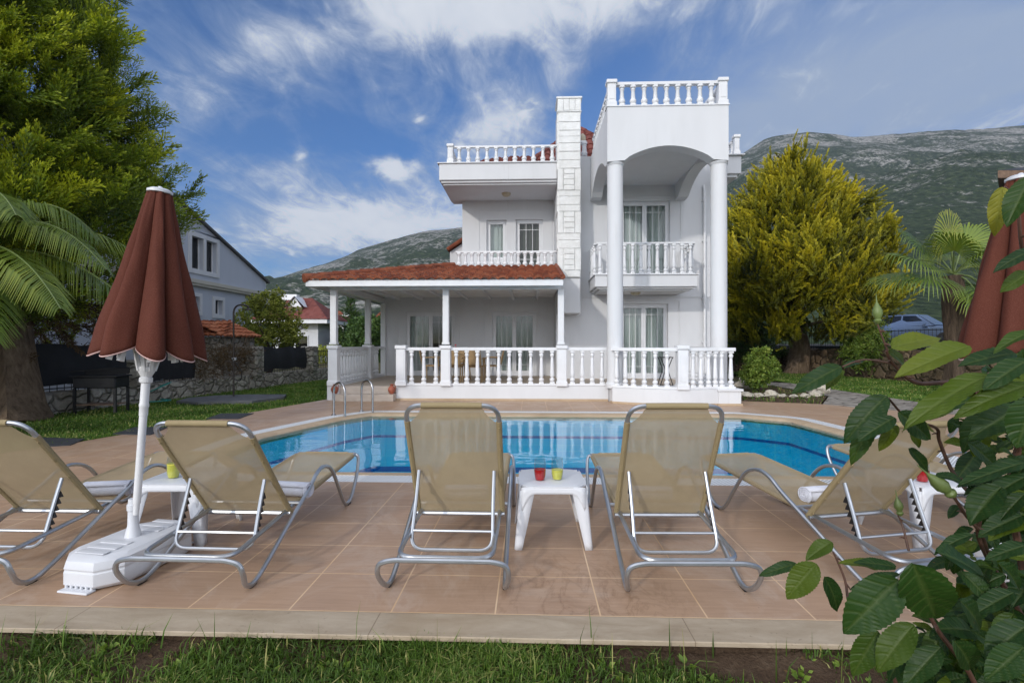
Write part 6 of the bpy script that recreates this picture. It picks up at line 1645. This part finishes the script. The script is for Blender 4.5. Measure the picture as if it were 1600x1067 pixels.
for (a, b, c, fl_) in fans:
    d = (Rt*a+Up*b+Fw*c); dl_ = d.length; d.normalize(); fl_ *= 1.22; tip = fc+d*dl_*.86; mid = fc+d*dl_*.46+Up*.12
    m.tube(catmull([fc, mid, tip], 5), [.022]*6+[.014]*5, 5)
    nrm = (Up*.8-Fw*.35+d*.1); sd_v = d.cross(nrm).normalized(); nrm = sd_v.cross(d).normalized()
    ns = 44; tone = rng.normal(0, .1)
    for i in range(ns):
        th = (-1+2*(i+.5)/ns)*R(128); dr = d*math.cos(th)+sd_v*math.sin(th); L = fl_*(.80+.2*math.cos(th))*rng.uniform(.93, 1.05); w = L*.026
        z_ = nrm*(.012*(1 if i % 2 else -1)); wv = dr.cross(nrm).normalized()*w
        p0 = tip; p1 = tip+dr*L*.55+z_-Up*.04*L; p2 = tip+dr*L*.82-Up*.14*L; p3_ = tip+dr*L*.97-Up*(.34+rng.uniform(0, .12))*L
        k = .35+tone+rng.normal(0, .06)
        Vl += [p0-wv*.1, p0+wv*.1, p1+wv, p1-wv, p1-wv, p1+wv, p2+wv*.6, p2-wv*.6, p2-wv*.6, p2+wv*.6, p3_+wv*.1, p3_-wv*.1]; Cl += [k+.25, k+.25, k, k, k, k, k+.1, k+.1, k+.1, k+.1, k+.4, k+.4]
np_mesh('fan_leaves', np.array(Vl), quads(np.array(Vl)), M['fan_palm'], fp, np.array(Cl)[:, None].repeat(3, 1), off=fp.location)
m.build('leaf_stalks', M['rose_bud'], fp, smooth=True)

# ---------------------------------------------------------------- grass
def blades(name, pts, h, w, rng, kind='stuff', lean=.5, tone=0.0, seg=2):
    P = np.asarray(pts, float); n = len(P); az = rng.uniform(0, 2*PI, n); H = h*rng.uniform(.5, 1.35, n); W = w*rng.uniform(.7, 1.3, n); ln = np.abs(rng.normal(0, lean, n)); az2 = az+PI/2+rng.normal(0, .5, n)
    side = np.stack([np.cos(az), np.sin(az), 0*az], 1)*W[:, None]; dirv_ = np.stack([np.cos(az2)*ln, np.sin(az2)*ln, 0*az], 1)
    mid = P+np.stack([0*H, 0*H, H*.55], 1)+dirv_*H[:, None]*.3; tip = P+np.stack([0*H, 0*H, H*(1-.25*ln)], 1)+dirv_*H[:, None]
    V = np.stack([P-side, P+side, mid+side*.8, mid-side*.8, mid-side*.8, mid+side*.8, tip+side*.1, tip-side*.1], 1).reshape(-1, 3)
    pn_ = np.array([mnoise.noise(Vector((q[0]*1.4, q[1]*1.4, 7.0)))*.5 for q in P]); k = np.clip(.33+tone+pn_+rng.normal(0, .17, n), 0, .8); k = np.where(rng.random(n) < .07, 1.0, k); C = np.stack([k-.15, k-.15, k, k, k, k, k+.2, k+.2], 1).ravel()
    return tag(np_mesh(name, V, quads(V), M['grass'], None, np.clip(C, 0, 1)[:, None].repeat(3, 1)), None, None, kind=kind)
pts = []
while len(pts) < 52000:
    x = rng.uniform(-3.4, 2.6); y = 1.62+.83*rng.random(); e = mnoise.noise(Vector((x*1.3, y*2.2, 5)))+.5*mnoise.noise(Vector((x*5, y*5, 9)))
    near = max(0, (y-2.18)/.25); bare = .45*near+(.35 if .2 < x < 1.9 and y > 2.1 else 0)+(.3 if x < -1.6 and y > 2.1 else 0)
    if rng.random() < .78+e*.9-bare: pts.append((x, y, front_h(x, y)-.005))
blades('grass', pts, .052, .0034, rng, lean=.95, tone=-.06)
pts = [(rng.uniform(-2.6, 2.2), rng.uniform(2.2, 2.44), -.08) for _ in range(90)]; blades('grass', pts, .17, .0032, rng, lean=.45, tone=.1)
tag(blades('tall_grass_stem', [(-.83, 2.41, -.08)], .30, .0028, rng, None, lean=.42), 'single tall grass stem leaning over the deck edging left of centre', 'grass stem')
# broad-leaved weeds in the front lawn
P, D, S, T = [], [], [], []
for i in range(330):
    x = rng.uniform(-3, 2.4); y = rng.uniform(1.7, 2.38); s = rng.uniform(.02, .05)
    for k in range(rng.integers(3, 8)):
        a = rng.uniform(0, 2*PI); P.append((x+.01*math.cos(a), y+.01*math.sin(a), front_h(x, y)+.008)); D.append((math.cos(a), math.sin(a), rng.uniform(.25, 1.0))); S.append(s); T.append(rng.normal(0, .1))
lf = (np.array([(0, 0, 0), (.28, .04, .45), (0, 0, 1.0), (-.28, .04, .45)], float), np.array([.3, .45, .6, .45]))
V, C = bake([lf], np.array(P), np.array(D), np.array(S), np.array(T), rng); tag(np_mesh('lawn_weeds', V, quads(V), M['shrub'], None, C[:, None].repeat(3, 1)), None, None, kind='stuff')
# twigs and dry leaves on the soil
P = [(rng.uniform(-3, 2.6), rng.uniform(2.05, 2.42)) for _ in range(240)]
V, C = bake([lf], np.array([(x, y, front_h(x, y)+.006) for x, y in P]), np.array([(rng.normal(), rng.normal(), rng.normal(0, .2)) for _ in P]), rng.uniform(.012, .035, len(P)), rng.normal(0, .2, len(P)), rng)
tag(np_mesh('leaf_litter', V, quads(V), M['dead_twig'], None, C[:, None].repeat(3, 1)), None, None, kind='stuff')
def in_poly(poly, n, z):
    xs = [p[0] for p in poly]; ys = [p[1] for p in poly]; out = []
    while len(out) < n:
        x, y = rng.uniform(min(xs), max(xs)), min(ys)+(max(ys)-min(ys))*rng.random()**1.35
        if inside(poly, x, y): out.append((x, y, z))
    return out
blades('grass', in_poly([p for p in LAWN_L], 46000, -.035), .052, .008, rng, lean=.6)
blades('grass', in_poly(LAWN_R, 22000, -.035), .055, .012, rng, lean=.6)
pts = [(x, y, -.04) for x, y, _ in in_poly(BED, 700, 0)]; blades('bed_weeds', pts, .10, .008, rng, lean=.6)

# ---------------------------------------------------------------- rose bush in the right foreground
def rose_leaf_mesh(A, Nn, L, wf, hue, rng, curl=.25, fold=.22):
    """one serrated leaflet: A = (base, unit axis), Nn = face normal"""
    base, ax_ = A; sd_ = ax_.cross(Nn).normalized(); n_ = sd_.cross(ax_).normalized(); NS, NW = 30, 5; V, C, F = [], [], []; ws = lambda s: (s**.62)*((1-s)**.88)/.5205; wv_ = rng.uniform(0, 6)
    tw = rng.normal(0, .25)
    for i in range(NS+1):
        s = i/NS; w = wf*L*.5*(ws(s) if 0 < s < 1 else 0)
        for j in range(-NW, NW+1):
            q = j/NW; jag = (1+.035*(1 if i % 2 else -1)) if abs(j) == NW else 1
            x = q*w*jag; z = fold*abs(x)-curl*L*s*s*.55+.022*L*math.sin(s*11+wv_+(2 if q > 0 else 0))*abs(q)**2+tw*x*s-.010*L*abs(math.sin((s*8-abs(q)*1.4)*PI))*(abs(q)**.5)*.6
            V.append(base+ax_*(s*L)+sd_*x+n_*z)
            lat = .5+.5*math.cos((s*8-abs(q)*1.4)*2*PI); C.append((hue+.05*s, max(1.0 if j == 0 else 0, .7*max(0, lat-.80)/.20 if j else 0), 0))
    m_ = 2*NW+1
    for i in range(NS):
        for j in range(2*NW): F.append((i*m_+j, i*m_+j+1, (i+1)*m_+j+1, (i+1)*m_+j))
    return V, C, F
rb0 = at(1620, HY, .80); rb = thing('rose_bush', 'leafy rose bush with buds filling the right foreground', 'rose bush', (rb0.x, rb0.y, -.08))
VV, CC, FF = [], [], []
def put(px0, py0, px1, py1, d, wf, hue, face=.6, dz=0.0):
    a, b = at(px0, py0, d), at(px1, py1, d+dz); ax_ = (b-a); L = ax_.length; ax_.normalize()
    tocam = (Vector((0, 0, EYE))-a).normalized(); nn = (tocam*face+Vector((0, 0, 1))*(1-face)+Vector((rng.normal(0, .12), rng.normal(0, .12), 0))).normalized()
    nn = (nn-ax_*nn.dot(ax_))
    nn = nn.normalized() if nn.length > .05 else tocam
    v, c, f = rose_leaf_mesh((a, ax_), nn, L, wf, hue, rng, rng.uniform(.15, .6), rng.uniform(.15, .45)); o = len(VV); VV.extend(v); CC.extend(c); FF.extend([tuple(i+o for i in q) for q in f])
for L_ in [(1315, 572, 1238, 611, .74, .50, .15, .45), (1318, 578, 1288, 606, .76, .6, .7, .5), (1318, 574, 1352, 556, .78, .5, .1, .4), (1392, 543, 1474, 521, .70, .62, .82, .55), (1388, 548, 1430, 572, .74, .65, .72, .6), (1516, 540, 1400, 580, .64, .50, .80, .55), (1588, 552, 1502, 562, .70, .55, .12, .4),
           (1548, 585, 1408, 645, .62, .42, .68, .45), (1612, 560, 1535, 600, .60, .62, .25, .55), (1386, 618, 1316, 682, .72, .60, .18, .6), (1384, 628, 1322, 720, .76, .4, .5, .5), (1398, 652, 1340, 684, .70, .68, .15, .65), (1404, 644, 1468, 690, .70, .62, .18, .65), (1402, 664, 1372, 702, .76, .6, .78, .6), (1425, 660, 1470, 668, .8, .6, .82, .5),
           (1420, 668, 1448, 702, .8, .6, .74, .6), (1246, 880, 1186, 896, .80, .42, .2, .5), (1276, 880, 1228, 935, .78, .78, .72, .7), (1300, 846, 1258, 872, .8, .8, .65, .6), (1288, 900, 1322, 962, .78, .55, .2, .6), (1300, 905, 1312, 955, .82, .5, .6, .6), (1426, 880, 1478, 992, .60, .88, .36, .85), (1404, 905, 1318, 988, .62, .76, .34, .8),
           (1372, 888, 1320, 868, .72, .6, .78, .5), (1400, 885, 1338, 874, .70, .5, .2, .5), (1405, 896, 1330, 912, .68, .32, .15, .4), (1462, 862, 1574, 896, .64, .55, .16, .6), (1428, 975, 1366, 1046, .66, .66, .60, .7), (1372, 985, 1330, 1058, .7, .62, .55, .7), (1500, 938, 1556, 990, .70, .72, .15, .7), (1608, 975, 1536, 1022, .62, .7, .14, .7),
           (1566, 292, 1556, 364, .68, .55, .98, .7), (1612, 275, 1572, 350, .62, .66, .45, .7), (1618, 390, 1556, 410, .66, .55, .05, .5), (1612, 425, 1564, 452, .70, .6, .62, .6), (1618, 516, 1552, 540, .66, .5, .55, .5), (1600, 540, 1618, 560, .66, .6, .2, .5),
           (1512, 690, 1568, 732, .72, .6, .2, .6), (1596, 636, 1520, 676, .68, .7, .22, .7), (1548, 640, 1500, 700, .74, .7, .35, .7), (1462, 742, 1528, 752, .72, .42, .18, .5), (1602, 722, 1496, 752, .66, .36, .15, .4), (1610, 742, 1530, 772, .72, .5, .16, .5), (1565, 760, 1510, 812, .70, .85, .22, .75), (1602, 770, 1560, 810, .74, .6, .2, .6),
           (1500, 790, 1480, 806, .8, .8, .12, .4), (1598, 805, 1530, 830, .74, .6, .18, .6), (1520, 835, 1460, 852, .70, .45, .2, .45), (1610, 850, 1540, 868, .7, .5, .16, .5), (1560, 880, 1615, 925, .62, .6, .18, .7), (1490, 1000, 1540, 1058, .66, .7, .24, .7), (1600, 1010, 1540, 1062, .6, .75, .25, .7), (1470, 1010, 1410, 1072, .72, .6, .3, .6), (1585, 925, 1520, 955, .72, .6, .15, .6),
           (1612, 600, 1500, 632, .60, .46, .62, .5), (1618, 620, 1590, 700, .56, .9, .3, .7), (1480, 640, 1540, 610, .78, .6, .5, .5), (1500, 610, 1448, 628, .74, .55, .66, .4), (1420, 700, 1460, 740, .85, .5, .2, .5)]:
    put(*L_)
fillp = [(1475, 600), (1600, 545), (1660, 600), (1660, 1100), (1395, 1100), (1420, 1000), (1500, 940), (1480, 880), (1530, 800), (1505, 720)]
n = 0
while n < 760:
    px, py = rng.uniform(1380, 1660), rng.uniform(545, 1100)
    if not inside(fillp, px, py): continue
    if py < 930 and px < 1560 and rng.random() < .5: continue
    d = rng.uniform(.74, 1.25); a = rng.uniform(0, 2*PI); l = rng.uniform(.034, .066)*FPX/d; put(px, py, px+l*math.cos(a), py+l*math.sin(a)*.7+l*.25, d, rng.uniform(.5, .72), rng.choice([.05, .15, .2, .3, .55, .72]), rng.uniform(.3, .8), rng.uniform(-.03, .03)); n += 1
rv = np.array([tuple(p) for p in VV]); np_mesh('leaves', rv, np.array(FF), M['rose_leaf'], rb, np.array(CC), smooth=True, off=rb.location)
sm = MB()
def stem(pl, r0, r1):
    P = catmull([at(*p) for p in pl], 6); k = len(P); sm.tube(P, [r0+(r1-r0)*i/(k-1) for i in range(k)], 7)
    for i in range(3, k-2, 5):
        q = P[i]; v = Vector((rng.normal(), rng.normal(), rng.normal()*.3)).normalized(); rr = r0+(r1-r0)*i/(k-1); sm.tube([q, q+v*(rr+.004), q+v*(rr+.007)+Vector((0, 0, -.002))], [.0022, .0012, .0003], 5)
stem([(1560, 1200, .75), (1523, 1067, .74), (1466, 985, .72), (1440, 930, .72), (1425, 885, .70)], .0042, .0020)
stem([(1440, 1200, .78), (1400, 1067, .78), (1370, 1010, .77), (1330, 950, .78), (1320, 905, .79), (1302, 862, .80)], .0035, .0014)
stem([(1640, 1150, .9), (1600, 900, .9), (1580, 780, .88), (1590, 690, .85), (1560, 640, .82), (1500, 600, .78), (1432, 598, .76), (1395, 568, .74), (1385, 548, .73)], .0065, .0018)
stem([(1395, 568, .74), (1350, 562, .75), (1316, 573, .75)], .0016, .0010)
stem([(1387, 548, .73), (1378, 525, .73), (1371, 506, .73)], .0015, .0010)
stem([(1620, 1000, .85), (1560, 900, .84), (1530, 840, .83), (1528, 790, .82), (1490, 740, .84), (1468, 690, .84), (1462, 668, .82), (1420, 655, .8), (1388, 622, .76)], .0045, .0016)
stem([(1548, 880, .8), (1534, 836, .76), (1510, 806, .74), (1490, 775, .72)], .0028, .0020)
stem([(1620, 960, 1.0), (1585, 820, 1.0), (1582, 740, 1.0), (1604, 660, .98)], .008, .006)
stem([(1640, 480, .8), (1600, 400, .72), (1590, 320, .7), (1570, 292, .68)], .003, .0012)
stem([(1640, 640, .74), (1580, 600, .7), (1545, 583, .64)], .0026, .0014)
stem([(1420, 860, .82), (1410, 820, .84), (1403, 805, .84)], .002, .001)
sm.build('stems', M['rose_stem'], rb, smooth=True)
def bud(px, py, d, l, axis):
    b = at(px, py, d); m = MB(); m.lathe([(.0018, 0), (.0062, .004), (.0075, .008), (.0055, .011), (.0060, .013), (.0095, .021), (.0090, .029), (.0050, .038), (.0014, .046), (.0006, .062)], seg=12)
    m.xf(Matrix.Translation(b) @ Vector((axis[0], axis[1], axis[2])).to_track_quat('Z', 'Y').to_matrix().to_4x4() @ Matrix.Scale(l, 4)); m.build('bud', M['rose_bud'], rb, smooth=True)
bud(1492, 776, .72, 1.05, (-.62, .05, .55)); bud(1372, 507, .73, .7, (-.05, .02, 1)); bud(1407, 806, .84, .7, (-.15, 0, .8))
